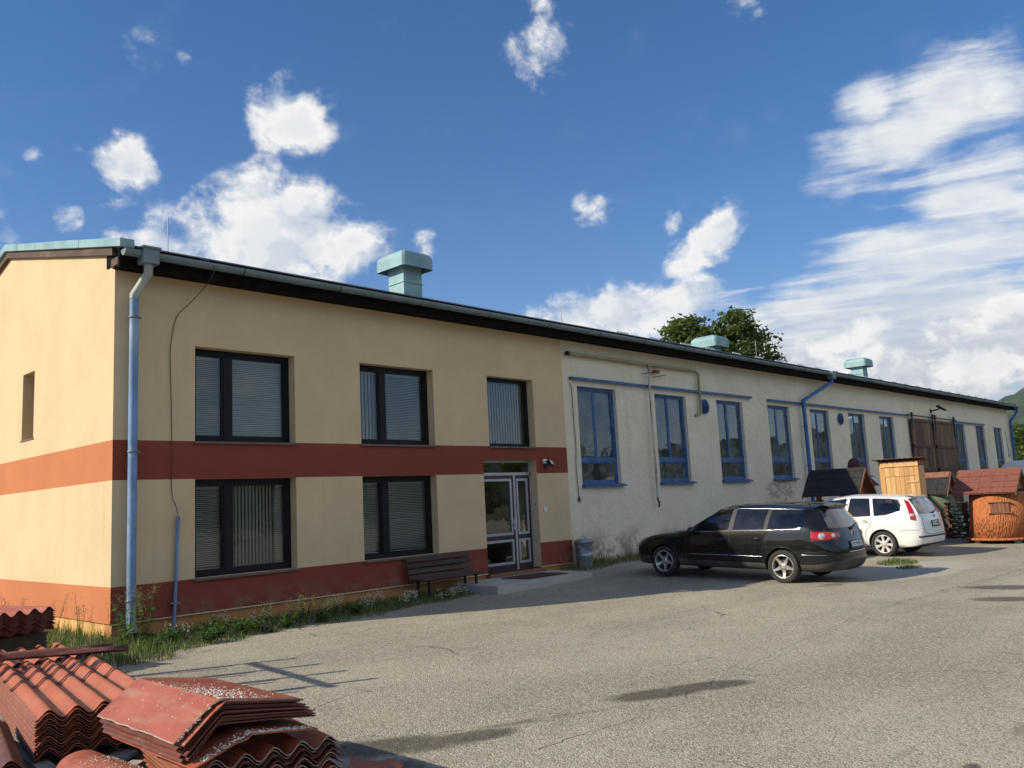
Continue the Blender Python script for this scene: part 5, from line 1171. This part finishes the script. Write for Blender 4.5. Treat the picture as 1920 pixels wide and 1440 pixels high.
def wave_sheet(nw, length, pitch=.177, amp=.033, th=.0065, steps=(), half=12, ends=True):
    nx = nw*half; xs = [pitch*i/half for i in range(nx+1)]
    ysn = [0, length]+[s_ for st_ in steps for s_ in (st_-.006, st_+.006)]
    ysn = sorted(set(ysn+list(np.linspace(0, length, 9)))); vs = []; ny = len(ysn)
    for y in ysn:
        lift = sum(.016 if y > st_ else 0 for st_ in steps[1::2])-sum(.016 if y > st_ else 0 for st_ in steps[::2])
        for x in xs: vs.append((x, y, amp*(1-math.cos(2*math.pi*x/pitch))+lift))
    k = len(vs); w = nx+1
    vs += [(x, y, z-th) for x, y, z in vs]; top = []; bot = []; ed = []
    for j in range(ny-1):
        for i in range(nx):
            a = j*w+i; top.append((a,a+1,a+w+1,a+w)); bot.append((k+a+w,k+a+w+1,k+a+1,k+a))
        a = j*w; bot += [(a,a+w,k+a+w,k+a),(a+nx+w,a+nx,k+a+nx,k+a+nx+w)]
    for i in range(nx): a = i; b = (ny-1)*w+i; ed += [(a+1,a,k+a,k+a+1),(b,b+1,k+b+1,k+b)]
    mb = MB(); mb.add(vs, top+bot, 0, True); mb.add([vs[i] for i in range(len(vs))], [], 0)
    base = len(mb.v); mb.add(vs, ed, 1, False); return mb
def sheet_stack(n, me_list, loc, rz_, dz, jit, lab_top, lab, grp, yaw_j=.006):
    for i in range(n):
        me = me_list[0] if i == n-1 else me_list[(1+i) % (len(me_list)-1)] if len(me_list) > 1 else me_list[0]
        top = i == n-1; j = 0 if top else 1
        o = obj('corrugated_sheet', me); c, s = math.cos(rz_), math.sin(rz_)
        dx, dy = random.uniform(-jit,jit)*j*.4, random.uniform(-jit,jit)*j
        o.location = (loc[0]+c*dx-s*dy, loc[1]+s*dx+c*dy, loc[2]+i*dz); o.rotation_euler = (random.uniform(-.002,.002)*j, random.uniform(-.003,.003)*j, rz_+random.uniform(-yaw_j,yaw_j)*j)
        tag(o, lab_top if top else ORD[n-1-i]+' sheet from the top, '+lab, 'roofing sheet', grp)
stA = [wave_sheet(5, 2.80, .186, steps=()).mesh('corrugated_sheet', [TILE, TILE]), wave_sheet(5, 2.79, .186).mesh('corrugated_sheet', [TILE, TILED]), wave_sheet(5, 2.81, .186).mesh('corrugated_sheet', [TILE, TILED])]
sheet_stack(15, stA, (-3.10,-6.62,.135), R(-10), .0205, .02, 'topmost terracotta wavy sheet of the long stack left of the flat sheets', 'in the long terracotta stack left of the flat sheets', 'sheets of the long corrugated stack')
top_s = [o for o in bpy.data.objects if o.name.startswith('corrugated_sheet')][-1]
top_s = max((o for o in bpy.data.objects if o.name.startswith('corrugated_sheet')), key=lambda o: o.location.z)
for yy in (1.42,1.50,1.94,2.02,2.44,2.52):
    mb = MB(); vs = []; n = 60
    for i in range(n+1):
        x = 5*.186*i/n; z = .033*(1-math.cos(2*math.pi*x/.186))
        vs += [(x,yy,z+.001),(x,yy+.004,z+.012),(x,yy+.016,z+.012),(x,yy+.022,z+.001)]
    mb.add(vs, [(4*i+q,4*i+4+q,4*i+5+q,4*i+1+q) for i in range(n) for q in range(3)], 0, False); mb.build('shadow_line_rib', TILED, top_s)  # dark strips standing in for the shadow lines of the sheet's steps
stA2 = [wave_sheet(6, 1.35, .186).mesh('corrugated_sheet', [TILE, TILE]), wave_sheet(6, 1.33, .186).mesh('corrugated_sheet', [TILED, TILED])]
sheet_stack(10, stA2, (-2.80,-3.62,.20), R(-9), .0205, .02, 'topmost wavy sheet of the stack behind the crossing ridge piece', 'in the wavy stack behind the crossing ridge piece', 'sheets of the rear corrugated stack')
stB = [wave_sheet(6, 1.5, .186).mesh('corrugated_sheet', [FLAT, TILED]), wave_sheet(6, 1.48, .186).mesh('corrugated_sheet', [TILED, TILED])]
sheet_stack(11, stB, (-2.50,-2.26,.545), R(15), .0225, .02, 'topmost wavy sheet of the raised stack by the sunlit gable', 'in the raised dark stack by the sunlit gable', 'sheets of the raised stack by the gable')
for i in range(4):
    t = thing('pallet', nth(i)+' dark pallet from the ground under the raised sheet stack by the gable', 'pallet', (-2.12,-1.38,gz(-2,-1)+.124*i), R(15), 'pallets under the raised sheet stack'); pallet(t, 0)
stD = [wave_sheet(5, 1.55, .186).mesh('corrugated_sheet', [TILE, CORE]), wave_sheet(5, 1.56, .186).mesh('corrugated_sheet', [TILED, TILED]), wave_sheet(5, 1.55, .186).mesh('corrugated_sheet', [TILED, TILED])]
sheet_stack(13, stD, (-2.74,-8.44,.03), R(-10), .0205, .035, 'topmost wavy sheet with chalky edge, under the folded flat sheets', 'in the low wavy stack under the folded flat sheets', 'sheets of the low front stack', .02)
stE = [wave_sheet(3, 1.6, .186).mesh('corrugated_sheet', [TILED, TILED])]
sheet_stack(8, stE, (-3.86,-7.05,.09), R(-12), .022, .02, 'topmost dark sheet of the small stack cut by the left edge', 'in the small dark stack cut by the left edge', 'sheets of the stack at the left edge')
# folded flat sheets (ridge pieces): two wings meeting in a fold
def fold_sheet(xl, zl, xf, zf, xr, zr_, y0, y1, th=.009, skew=0., rag=0., m_edge=1):
    prof = [(xl,zl),(xl+(xf-xl)*.72,zl+(zf-zl)*.74),(xf-.035,zf-.022),(xf,zf),(xf+.05,zf-.006),(xf+(xr-xf)*.5,zf+(zr_-zf)*.47),(xr,zr_)]
    n = len(prof); ny = 10; vs = []
    for j in range(ny+1):
        t = j/ny
        for i, (x, z) in enumerate(prof):
            ra = rag*random.uniform(-1,1) if j in (0, ny) else 0; rx = rag*random.uniform(-1,1)*.5 if i in (0, n-1) else 0
            vs.append((x+skew*t+rx, y0+(y1-y0)*t+ra, z))
    k = len(vs); vs += [(x,y,z-th) for x,y,z in vs]; F_ = []; E_ = []
    for j in range(ny):
        for i in range(n-1):
            a = j*n+i; F_ += [(a,a+1,a+n+1,a+n),(k+a+n,k+a+n+1,k+a+1,k+a)]
        a = j*n; E_ += [(a,a+n,k+a+n,k+a),(a+n-1+n,a+n-1,k+a+n-1,k+a+n-1+n)]
    for i in range(n-1): a = i; b = ny*n+i; E_ += [(a+1,a,k+a,k+a+1),(b,b+1,k+b+1,k+b)]
    mb = MB(); mb.add(vs, F_, 0, False); mb.add(vs, E_, m_edge, False); return mb
random.seed(5)
for i in range(11):
    top = i == 10; j = 0 if top else 1; dz = -.0150*(10-i); dx = random.uniform(-.02,.03)*j; dy = random.uniform(-.03,.03)*j; sp_ = (10-i)*.007
    m = fold_sheet(-2.905+dx+sp_, .50+dz, -2.632+dx, .70+dz, -2.085+dx+.015*(10-i)*j, .605+dz, -8.46+dy-(.05 if i == 9 else 0), -7.22+dy, skew=.02, rag=.022 if top else .008)
    o = m.build('folded_sheet', [FLAT if top or random.random() < .3 else TILED, CORE if top else TILED])
    tag(o, 'topmost brick red folded flat sheet strewn with pale crumbs' if top else ORD[10-i]+' folded sheet from the top of the brick red front pile', 'roofing sheet', 'folded flat sheets in the front pile')
o = fold_sheet(-2.84,.355,-2.46,.47,-1.98,.40,-8.56,-7.3, skew=.02, rag=.006).build('folded_sheet', [FLAT, FLAT]); tag(o, 'wide red folded sheet jutting out beneath the front pile', 'roofing sheet')
def half_cap(r0, r1, length, label, loc, rot, mt=FLAT):
    mb = MB(); n = 14; ny = 6; vs = []
    for j in range(ny+1):
        r_ = r0+(r1-r0)*j/ny
        for rr in (r_, r_-.008):
            for i in range(n+1): a = math.pi*(i/n); vs.append((rr*math.cos(a), length*j/ny, rr*math.sin(a)*.62))
    w = 2*(n+1); fs = []
    for j in range(ny):
        for i in range(n):
            a = j*w+i; fs += [(a,a+w,a+w+1,a+1),(a+n+1,a+n+2,a+w+n+2,a+w+n+1)]
        a = j*w; fs += [(a,a+n+1,a+w+n+1,a+w),(a+n,a+w+n,a+w+2*n+1,a+2*n+1)]
    for i in range(n): a = i; b = ny*w+i; fs += [(a,a+1,a+n+2,a+n+1),(b+1,b,b+n+1,b+n+2)]
    mb.add(vs, fs, 0, True); o = mb.build('ridge_cap', mt); o.location = loc; o.rotation_euler = rot; return tag(o, label, 'ridge cap')
half_cap(.19, .15, 1.45, 'rounded red ridge cap dusted with crumbs, left of the front pile', (-2.93,-8.60,.155), (R(1),0,R(2)))
half_cap(.105, .10, 1.45, 'long dark red ridge cap lying across the corrugated stack', (-1.60,-4.15,.50), (R(1.5),R(0),R(70)), TILED)
half_cap(.095, .05, 1.30, 'second narrow ridge cap beside the long dark one', (-1.50,-4.32,.49), (R(1),R(12),R(64)), TILED)
half_cap(.09, .085, .45, 'short curved red offcut on the asphalt right of the front pile', (-1.80,-8.82,.02), (0,0,R(-62)), TILE)
mb = MB(); mb.box((-.15,-.09,0),(.15,.09,.008)); o = mb.build('sheet_offcut', TILE); o.location = (-1.66,-8.70,.09); o.rotation_euler = (R(12),R(14),R(-40)); tag(o, 'flat red sheet offcut lying on the curved offcut', 'offcut')
# bearers and grey timber scraps
OLDW = [simple('grey_timber_%d' % i, c, .9, var=.25, vscale=4, bump=.5, bscale=50, stretch=(3,.4,3)) for i, c in enumerate(((.30,.275,.235),(.36,.33,.28),(.22,.19,.15)))]
def timber(a, b, w, h, k, label, tw=0.):
    a, b = Vector(a), Vector(b); L_ = (b-a).length; M = Matrix.Translation(a) @ (b-a).to_track_quat('Y','Z').to_matrix().to_4x4() @ Matrix.Rotation(tw,4,'Y')
    mb = MB(); n = 5; vs = []
    for i in range(n+1):
        y = L_*i/n; e = random.uniform(-.006,.006)
        for (x, z) in ((-w/2,0),(w/2,0),(w/2,h),(-w/2,h)): vs.append(M @ Vector((x+e, y+(random.uniform(-.03,.03) if i in (0,n) else 0), z+e*.6)))
    fs = [(3,2,1,0),(4*n,4*n+1,4*n+2,4*n+3)]
    for i in range(n):
        for q in range(4): fs.append((4*i+q, 4*i+(q+1) % 4, 4*i+4+(q+1) % 4, 4*i+4+q))
    mb.add(vs, fs); return tag(mb.build('timber', OLDW[k]), label, 'timber')
timber((-3.06,-6.85,.03),(-2.98,-5.2,.03), .11, .09, 0, 'round-edged grey bearer beam under the left side of the long stack')
timber((-2.94,-7.0,.02),(-2.80,-6.3,.05), .10, .05, 2, 'short grey plank poking out in front of the long stack')
timber((-2.80,-6.95,.01),(-2.42,-6.62,.05), .15, .03, 1, 'broken pale board lying in front of the long stack', .1)
timber((-2.83,-7.25,.02),(-2.50,-6.98,.04), .12, .03, 1, 'splintered light board below the ridge cap', -.1)
timber((-2.30,-6.75,.02),(-2.25,-3.9,.02), .10, .09, 2, 'grey bearer beam hidden under the long stack')
timber((-3.75,-6.6,.0),(-2.1,-6.25,.0), .10, .045, 2, 'cross bearer on the asphalt under the long stack')
timber((-3.7,-4.7,.0),(-1.9,-4.4,.0), .10, .07, 2, 'rear cross bearer on the asphalt under the long stack')
timber((-2.7,-3.3,.0),(-1.6,-3.15,.0), .12, .19, 2, 'thick block under the stack behind the ridge caps')
timber((-2.6,-2.6,.0),(-1.5,-2.45,.0), .12, .19, 2, 'second thick block under the stack behind the ridge caps')
timber((-3.02,-7.9,.0),(-3.0,-7.2,.0), .12, .05, 1, 'pale board on the ground under the rounded ridge cap')
# pale crumbs and flakes on the sheets and the asphalt
def crumbs(n, fn, smin, smax, name, label, mat_):
    mb = MB(); k = 0
    for _ in range(n*3):
        p = fn()
        if p is None: continue
        s = random.uniform(smin, smax); a = random.uniform(0, 6.3); c_, s_ = math.cos(a)*s, math.sin(a)*s*random.uniform(.4,.9)
        x, y, z = p; h = s*random.uniform(.3,.7)
        mb.add([(x-c_,y-s_,z),(x+s_,y-c_*.6,z),(x+c_,y+s_,z),(x-s_,y+c_*.6,z),(x,y,z+h)], ((0,1,4),(1,2,4),(2,3,4),(3,0,4))); k += 1
        if k >= n: break
    return tag(mb.build(name, mat_), label, 'crumbs', None, 'stuff')
CR = simple('pale_crumb', (.72,.66,.55), .95, var=.2, vscale=60)
def on_top():
    r_ = random.random(); y = random.uniform(-8.4,-7.28); t = (y+8.46)/1.24; x0 = -2.632+.02*t
    if r_ < .72:
        x = x0+abs(random.gauss(.12,.13))+.0; y = min(-7.3, max(-8.44, random.gauss(-8.10,.24)))
        if x > -2.1: return None
        z = .70-(x-x0)/.55*.095
    elif r_ < .93:
        x = random.uniform(-2.9,-2.66); y = random.uniform(-8.46,-8.38)
        z = .70-(x0-x)/.273*.20
    else:
        x = random.uniform(-2.90,-2.64); z = .70-(x0-x)/.273*.20
    return (x, y, z+.001)
crumbs(720, on_top, .003, .013, 'flakes', 'pale plaster crumbs scattered over the topmost folded sheet', CR)
def on_low():
    x = random.uniform(-2.78,-2.02); y = -8.55+abs(random.gauss(0,.05)); xf = -2.46
    z = .47-(xf-x)/.38*.115 if x < xf else .47-(x-xf)/.48*.07
    return (x, y, z+.002)
crumbs(420, on_low, .004, .012, 'flakes', 'pale crumbs along the edge of the wide folded sheet', CR)
def on_cap():
    a = R(random.uniform(35,150)); y = random.uniform(0.05,1.2); r_ = .19-.04*y/1.45
    return (-2.93-.035*y+r_*math.cos(a), -8.60+y, .157+.017*y+r_*math.sin(a)*.62)
crumbs(420, on_cap, .003, .010, 'flakes', 'pale crumbs dusted over the rounded ridge cap', CR)
def on_yard():
    x = random.gauss(-.3,.9); y = -10.0+random.gauss(0,.5)+.25*x
    return (x, y, gz(x,y)+.004)
crumbs(1100, on_yard, .003, .009, 'wood_chips', 'pale wood chips strewn over the asphalt at the lower edge', simple('wood_chip', (.60,.48,.28), .9, var=.2, vscale=40))
def on_yard2():
    x = random.uniform(-2,14); y = random.uniform(-12,-2); return (x, y, gz(x,y)+.004)
crumbs(900, on_yard2, .004, .012, 'gravel', 'loose gravel scattered over the yard', simple('loose_stone', (.36,.34,.30), .9, var=.3, vscale=40))
# ------------------------------------------------------------ steel rack just left of the frame (its shadow falls into view)
rk = thing('steel_rack', 'steel post rack standing just outside the left edge, casting the barred shadow', 'rack', (-2.69,-2.12,0), 0)
for i in range(4):
    x, y = -.083*i, -.652*i
    mb = MB(); mb.tube([(x,y,0),(x,y,2.30)], .036, 8); mb.build('post', GALV, rk)
    mb = MB(); mb.tube([(x-.34,y+.12,0),(x-.34,y+.12,2.05)], .027, 8); mb.build('post', GALV, rk)
    mb = MB(); mb.tube([(x-.34,y+.12,1.0),(x,y-.2,1.75)], .024, 6); mb.build('brace', GALV, rk)
mb = MB(); mb.box((-.03,-.05,1.95),(.03,2.15,2.0),0,Matrix.Rotation(R(180-7.2),4,'Z')); mb.build('top_beam', GALV, rk)
mb = MB(); mb.tube([(-.34,.12,1.0),(-.59,-1.84,1.0)], .02, 6); mb.build('side_rail', GALV, rk)

# ------------------------------------------------------------ plants
def leafmat(name, c1, c2, trans=.25):
    M = Mat(name); n = M.noise(2.5, 3, .6)
    c = M.mix(M.ramp(n, .35, .65), c1, c2); M.set(col=c, rough=.55, spec=.3)
    tl = M.n('ShaderNodeBsdfTranslucent', {'Color': M.mix(.5, c, (.20,.26,.03))}); mx = M.n('ShaderNodeMixShader', {0: trans})
    M.t.links.new(M.p.outputs[0], mx.inputs[1]); M.t.links.new(tl.outputs[0], mx.inputs[2]); M.t.links.new(mx.outputs[0], M.out.inputs[0]); return M.m
GRASS = leafmat('grass_blade', (.055,.10,.024), (.115,.165,.042)); DRY = leafmat('dry_grass', (.17,.15,.06), (.25,.21,.10))
HERB = leafmat('herb_leaf', (.055,.12,.025), (.11,.19,.045)); TREEL = leafmat('tree_leaf', (.036,.068,.015), (.075,.118,.026), .3); TREEL2 = leafmat('light_tree_leaf', (.055,.095,.016), (.11,.15,.03), .35)
def blades(n, fn, hmin, hmax, w, mats, frac=.15, lean=.35):
    mb = MB()
    for _ in range(n):
        p = fn()
        if p is None: continue
        x, y, z, k = p; h = random.uniform(hmin, hmax)*k; a = random.uniform(0, 6.283); l = random.uniform(.05, lean)*h
        dx, dy = math.cos(a)*l, math.sin(a)*l; wx, wy = -math.sin(a)*w*.5, math.cos(a)*w*.5
        mb.add([(x-wx,y-wy,z),(x+wx,y+wy,z),(x+dx*.35+wx*.8,y+dy*.35+wy*.8,z+h*.55),(x+dx*.35-wx*.8,y+dy*.35-wy*.8,z+h*.55),(x+dx,y+dy,z+h)], ((0,1,2,3),(3,2,4)), 1 if random.random() < frac else 0)
    return mb
def strip(x0, x1, edge, inner=0.):
    def fn():
        x = random.uniform(x0, x1); e = edge(x); t = random.random()**.9; y = inner-t*(e)
        k = 1-.55*t**2+.25*math.sin(x*3.1)*math.sin(x*1.3+2); return (x, y, gz(x,y)-.01, max(.25, k))
    return fn
ed = lambda x: 1.72-.05*x+.12*math.sin(x*2.3)+.06*math.sin(x*7)
mb = blades(9000, strip(-.1, 6.9, lambda x: max(.35, ed(x)*(1-.12*max(0,x-4)))), .05, .17, .011, None, .25)
mb.build('grass', [GRASS, DRY]); tag(bpy.data.objects['grass'], 'rough grass strip along the foot of the office wall', 'grass', None, 'stuff')
def gab():
    y = random.uniform(-2.3, 5); x = -random.random()**1.2*1.9
    if y < -1.7 and x < -1.2: return None
    return (x, y, gz(x,y)-.01, 1)
o = blades(5000, gab, .08, .27, .012, None, .2).build('grass', [GRASS, DRY]); tag(o, 'tall grass at the foot of the sunlit gable', 'grass', None, 'stuff')
o = blades(1900, strip(10.4, 15.6, lambda x: .75+.1*math.sin(x*3), .02), .08, .26, .012, None, .3).build('grass', [GRASS, DRY]); tag(o, 'grass along the white wall by the bin', 'grass', None, 'stuff')
def tuft(cx, cy, r):
    def fn():
        a = random.uniform(0,6.28); q = r*math.sqrt(random.random()); x, y = cx+1.6*q*math.cos(a), cy+q*math.sin(a); return (x,y,gz(x,y)-.005,1-.6*q/r)
    return fn
o = blades(700, tuft(14.9,-6.3,.40), .06, .20, .012, None, .25).build('grass', [GRASS, DRY]); tag(o, 'grass tuft by the rear wheel of the white car', 'grass', None, 'stuff')
o = blades(350, tuft(13.9,-6.9,.25), .05, .12, .012, None, .45).build('grass', [GRASS, DRY]); tag(o, 'small dry grass tuft behind the black car', 'grass', None, 'stuff')
FLW = simple('cream_blossom', (.62,.58,.40), .8, var=.1); PUR = simple('purple_leaf', (.085,.035,.065), .8, var=.3); FLY = simple('yellow_green_blossom', (.50,.52,.16), .8, var=.15)
def herb(name, label, x, y, h, stems, blossom, leafy=10, lw=.05, grp=None, spread=.10):
    t = thing(name, label, 'plant', (x, y, gz(x,y)-.01), random.uniform(0,6.28), grp); st = MB(); lf = MB(); fl = MB()
    for s in range(stems):
        a = random.uniform(0,6.28); sx, sy = math.cos(a)*spread*random.uniform(.2,1), math.sin(a)*spread*random.uniform(.2,1); hh = h*random.uniform(.65,1.05)
        top = Vector((sx*2.2, sy*2.2, hh)); base = Vector((sx*.4, sy*.4, 0)); mid = base.lerp(top,.5)+Vector((0,0,hh*.06))
        st.tube([base, mid, top], [.004,.003,.002], 4)
        for k in range(leafy):
            u = random.uniform(.05,.85); p = base.lerp(top,u); b = random.uniform(0,6.28); l = lw*random.uniform(.7,1.5)*(1.15-u*.7)
            d = Vector((math.cos(b),math.sin(b),random.uniform(-.2,.6)))*l; q = Vector((-math.sin(b),math.cos(b),0))*l*.33
            lf.add([p, p+d*.5+q, p+d, p+d*.5-q], ((0,1,2,3),))
        if blossom:
            for k in range(17):
                p = top+Vector((random.gauss(0,.032),random.gauss(0,.032),random.uniform(-.12,.02))); r_ = random.uniform(.005,.012)
                fl.add([p+Vector((r_,0,0)),p+Vector((0,r_,0)),p-Vector((r_,0,0)),p-Vector((0,r_,0)),p+Vector((0,0,r_))], ((0,1,4),(1,2,4),(2,3,4),(3,0,4),(3,2,1,0)))
    st.build('stem', HERB, t); lf.build('leaf', PUR if name == 'purple_weed' else HERB, t)['kind'] = 'stuff'
    if blossom: fl.build('blossom', blossom, t)['kind'] = 'stuff'
    return t
random.seed(21)
spots = [(.75,-.75,.5,5),(1.55,-.45,.45,5),(2.0,-.9,.5,6),(2.35,-.4,.62,7),(2.75,-.85,.66,7),(3.1,-.5,.72,7),(3.4,-.95,.60,6),(3.75,-.45,.55,6),(4.15,-.75,.45,6),(4.6,-.5,.50,6),(5.0,-.9,.42,6),(5.4,-.6,.46,6),(6.0,-.95,.40,6),(6.55,-.75,.42,6),(11.9,-.5,.35,5),(12.7,-.35,.35,5),(13.6,-.45,.3,5)]
for i, (x, y, h, n) in enumerate(spots):
    herb('flowering_weed', nth(i)+' cream-flowered weed from the downpipe in the grass below the office windows' if x < 8 else nth(i-14)+' cream-flowered weed from the bin at the foot of the white wall', x, y, h*.6, n+1, FLY if i in (3,4,5,6) else FLW, 9, .05, 'flowering weeds below the office wall' if x < 8 else 'flowering weeds at the white wall')
for i, (x, y) in enumerate(sorted(((1.15,-1.15),(1.45,-1.35),(.45,-1.0),(1.75,-1.2),(.8,-1.5),(2.2,-1.3),(2.9,-1.25),(1.3,-.8),(3.7,-1.1),(.1,-1.3)))): herb('leafy_weed', nth(i)+' broad-leaved green weed along the asphalt edge, counted from the corner', x, y, .30, 9, None, 16, .085, 'leafy weeds near the downpipe', .13)
for i, (x, y) in enumerate(((1.85,-1.52),(2.55,-.95))): herb('purple_weed', ('left','right')[i]+' low purple-leaved weed of the two at the asphalt edge', x, y, .22, 7, None, 14, .05, 'purple weeds', .1)
for i, (x, y) in enumerate(((.10,-.35),(-.05,-.7),(.30,-.55))): herb('tall_grass', ('middle','left','right')[i]+' tall seeding grass tuft at the building corner', x, y, .85, 9, DRY, 6, .12, 'seeding grass at the corner', .12)
for i, (x, y) in enumerate(((-.5,1.0),(-.7,2.2),(-.35,.2))): herb('tall_grass', ('middle','left','right')[i]+' thin dry stalks growing against the sunlit gable', x, y, .75, 6, DRY, 3, .06, 'dry stalks by the gable', .12)

# ------------------------------------------------------------ trees
BARK = simple('tree_bark', (.075,.06,.045), .95, var=.3, vscale=5, bump=.6, bscale=20)
def tree_meshes(name, H, lobes, nleaf, ls, lm, seed):
    random.seed(seed); tr = MB(); cr = MB()
    tr.tube([(0,0,-.2),(.1,.05,H*.25),(-.05,.1,H*.45)], [H*.03,H*.022,H*.015], 8)
    for (cx,cy,cz,r_) in lobes:
        tr.tube([(0,0,H*.3),(cx*.4,cy*.4,H*.3+(cz-H*.3)*.55),(cx*.95,cy*.95,cz+r_*.3)], [H*.014,H*.008,H*.002], 6)
    tot = sum(l[3]**2 for l in lobes)
    for (cx,cy,cz,r_) in lobes:
        ncl = max(6, int(nleaf*r_*r_/tot/26)); 
        for c in range(ncl):
            d = Vector((random.gauss(0,1),random.gauss(0,1),random.gauss(.12,1))).normalized()*(r_*random.uniform(.35,1.0)**.6)
            q = Vector((cx,cy,cz))+Vector((d.x,d.y,d.z*.82)); cs = random.uniform(.25,.6)*r_*.42
            if random.random() < .12: tr.tube([Vector((cx,cy,cz-r_*.3)), q], [H*.003,H*.001], 4)
            for k in range(26):
                p = q+Vector((random.gauss(0,cs),random.gauss(0,cs),random.gauss(0,cs*.55)))
                a = Vector((random.gauss(0,1),random.gauss(0,1),random.gauss(0,.6))).normalized(); b = a.orthogonal().normalized(); b.rotate(Matrix.Rotation(random.uniform(0,6.28),3,a)) if False else None
                b = a.cross(Vector((random.gauss(0,1),random.gauss(0,1),random.gauss(0,1)))).normalized(); s = ls*random.uniform(.6,1.3)
                cr.add([p-a*s, p+b*s*.5, p+a*s, p-b*s*.5], ((0,1,2,3),), 1 if random.random() < .25 else 0)
    return tr.mesh('trunk', BARK), cr.mesh('crown', lm)
T1 = tree_meshes('a', 14, [(-2.9,.2,10.2,1.7),(-1.7,0,12.0,2.0),(-1.0,.8,13.3,1.3),(1.9,.3,11.7,2.3),(1.6,-.6,13.2,1.3),(3.2,0,10.0,1.8),(0,.5,9.6,2.6),(.4,-1,8.2,2.6),(-4.3,0,9.6,1.2),(.2,.2,12.2,1.5),(-5.2,.3,8.6,1.0),(4.3,.2,8.4,1.1)], 27000, .17, [TREEL, TREEL2], 3)
T2 = tree_meshes('b', 9, [(0,0,5.8,2.4),(1.4,.8,5.0,1.9),(-1.4,-.5,4.8,1.9),(.3,-1.3,4.0,1.9),(-.6,1.3,6.9,1.5),(0,0,3.2,2.2),(1.2,-1.0,2.4,1.5),(-1.4,.4,2.2,1.5)], 11000, .17, [TREEL2, TREEL], 4)
def tree(ms, label, loc, s, rz_, grp=None):
    t = thing('tree', label, 'tree', loc, rz_, grp); obj('trunk', ms[0], t); obj('crown', ms[1], t)['kind'] = 'stuff'; t.scale = (s,)*3; return t
tree(T1, 'leafy green tree rising behind the workshop roof', (42.9,14.2,-.7), .98, R(-44))
tree(T2, 'light green tree just beyond the far end of the workshop', (66,1.6,0), .70, 0)
tree(T2, 'tall green tree second beyond the far end of the workshop', (71,-1.2,0), .74, 2)
for i, (x, y, s, r_, k) in enumerate(((22,-42,.66,.5,1),(30,-44,.8,2,1),(38,-47,.72,1,1),(47,-48,.9,4,1),(57,-50,.8,3,1),(70,-56,.62,0,0),(14,-40,.55,5,1),(84,-60,.7,2.2,0),(100,-62,.8,.4,0),(8,-39,.5,2.4,1))):
    tree((T1, T2)[k], nth(i)+' green tree across the yard, seen only mirrored in the window glass', (x,y,0), s, r_, 'trees across the yard mirrored in the windows')
# ------------------------------------------------------------ hills and mountain
def hills():
    na, nr = 360, 26; vs = []
    def fb(a, r_, f, s):
        return sum(math.sin(a*f*(1.9**o)+s*o*1.7+r_*.0017*(1.6**o))*(.55**o) for o in range(5))
    for j in range(nr+1):
        t = j/nr; r_ = 420+ (t**1.25)*5200
        for i in range(na):
            a = 2*math.pi*i/na; deg = math.degrees(a); d = (deg-2+180) % 360-180
            low = 55*(1+.5*fb(a, r_, 5, 2.1))*min(1, t*3.5)*max(0, 1-abs(t-.35)*1.6)
            big = 900*math.exp(-(d/9.2)**2)+200*(1+.4*fb(a,r_,7,1.3))
            prof = max(0, (t-.25)/.75)**1.35
            z = max(0,low)+big*prof*(1+.10*fb(a,r_,23,4.4)+.05*fb(a,r_,61,2.2))
            if j == 0: z = -3
            vs.append((r_*math.cos(a), r_*math.sin(a), z))
    fs = [(j*na+i, j*na+(i+1) % na, (j+1)*na+(i+1) % na, (j+1)*na+i) for j in range(nr) for i in range(na)]
    mb = MB(); mb.add(vs, fs, 0, True); M = Mat('forested_hill'); sp = M.n('ShaderNodeSeparateXYZ', {0: M.coord()})
    c = M.mix(M.ramp(M.noise(.012, 8, .65), .4, .6), (.020,.038,.014), (.045,.065,.022))
    hgt = M.ma('ADD', sp.outputs[2], M.ma('MULTIPLY', M.noise(.006, 8, .7), 420.))
    c = M.mix(M.ramp(hgt, 520., 640.), c, M.mix(M.ramp(M.noise(.02, 6, .7), .4, .6), (.16,.15,.14), (.40,.39,.37)))
    M.set(col=c, rough=1., spec=.1); o = mb.build('hills', M.m); o['kind'] = 'structure'
hills()

# ------------------------------------------------------------ air
mb = MB(); mb.box((-6500,-6500,-4),(6500,6500,1300)); hm = Mat('pale_air'); hm.t.nodes.remove(hm.p)
vp = hm.n('ShaderNodeVolumePrincipled', {'Density': 4e-5, 'Color': (.72,.84,1.)}); hm.t.links.new(vp.outputs[0], hm.out.inputs['Volume'])
o = mb.build('haze', hm.m); tag(o, 'thin pale air haze over the valley', 'haze', None, 'stuff')
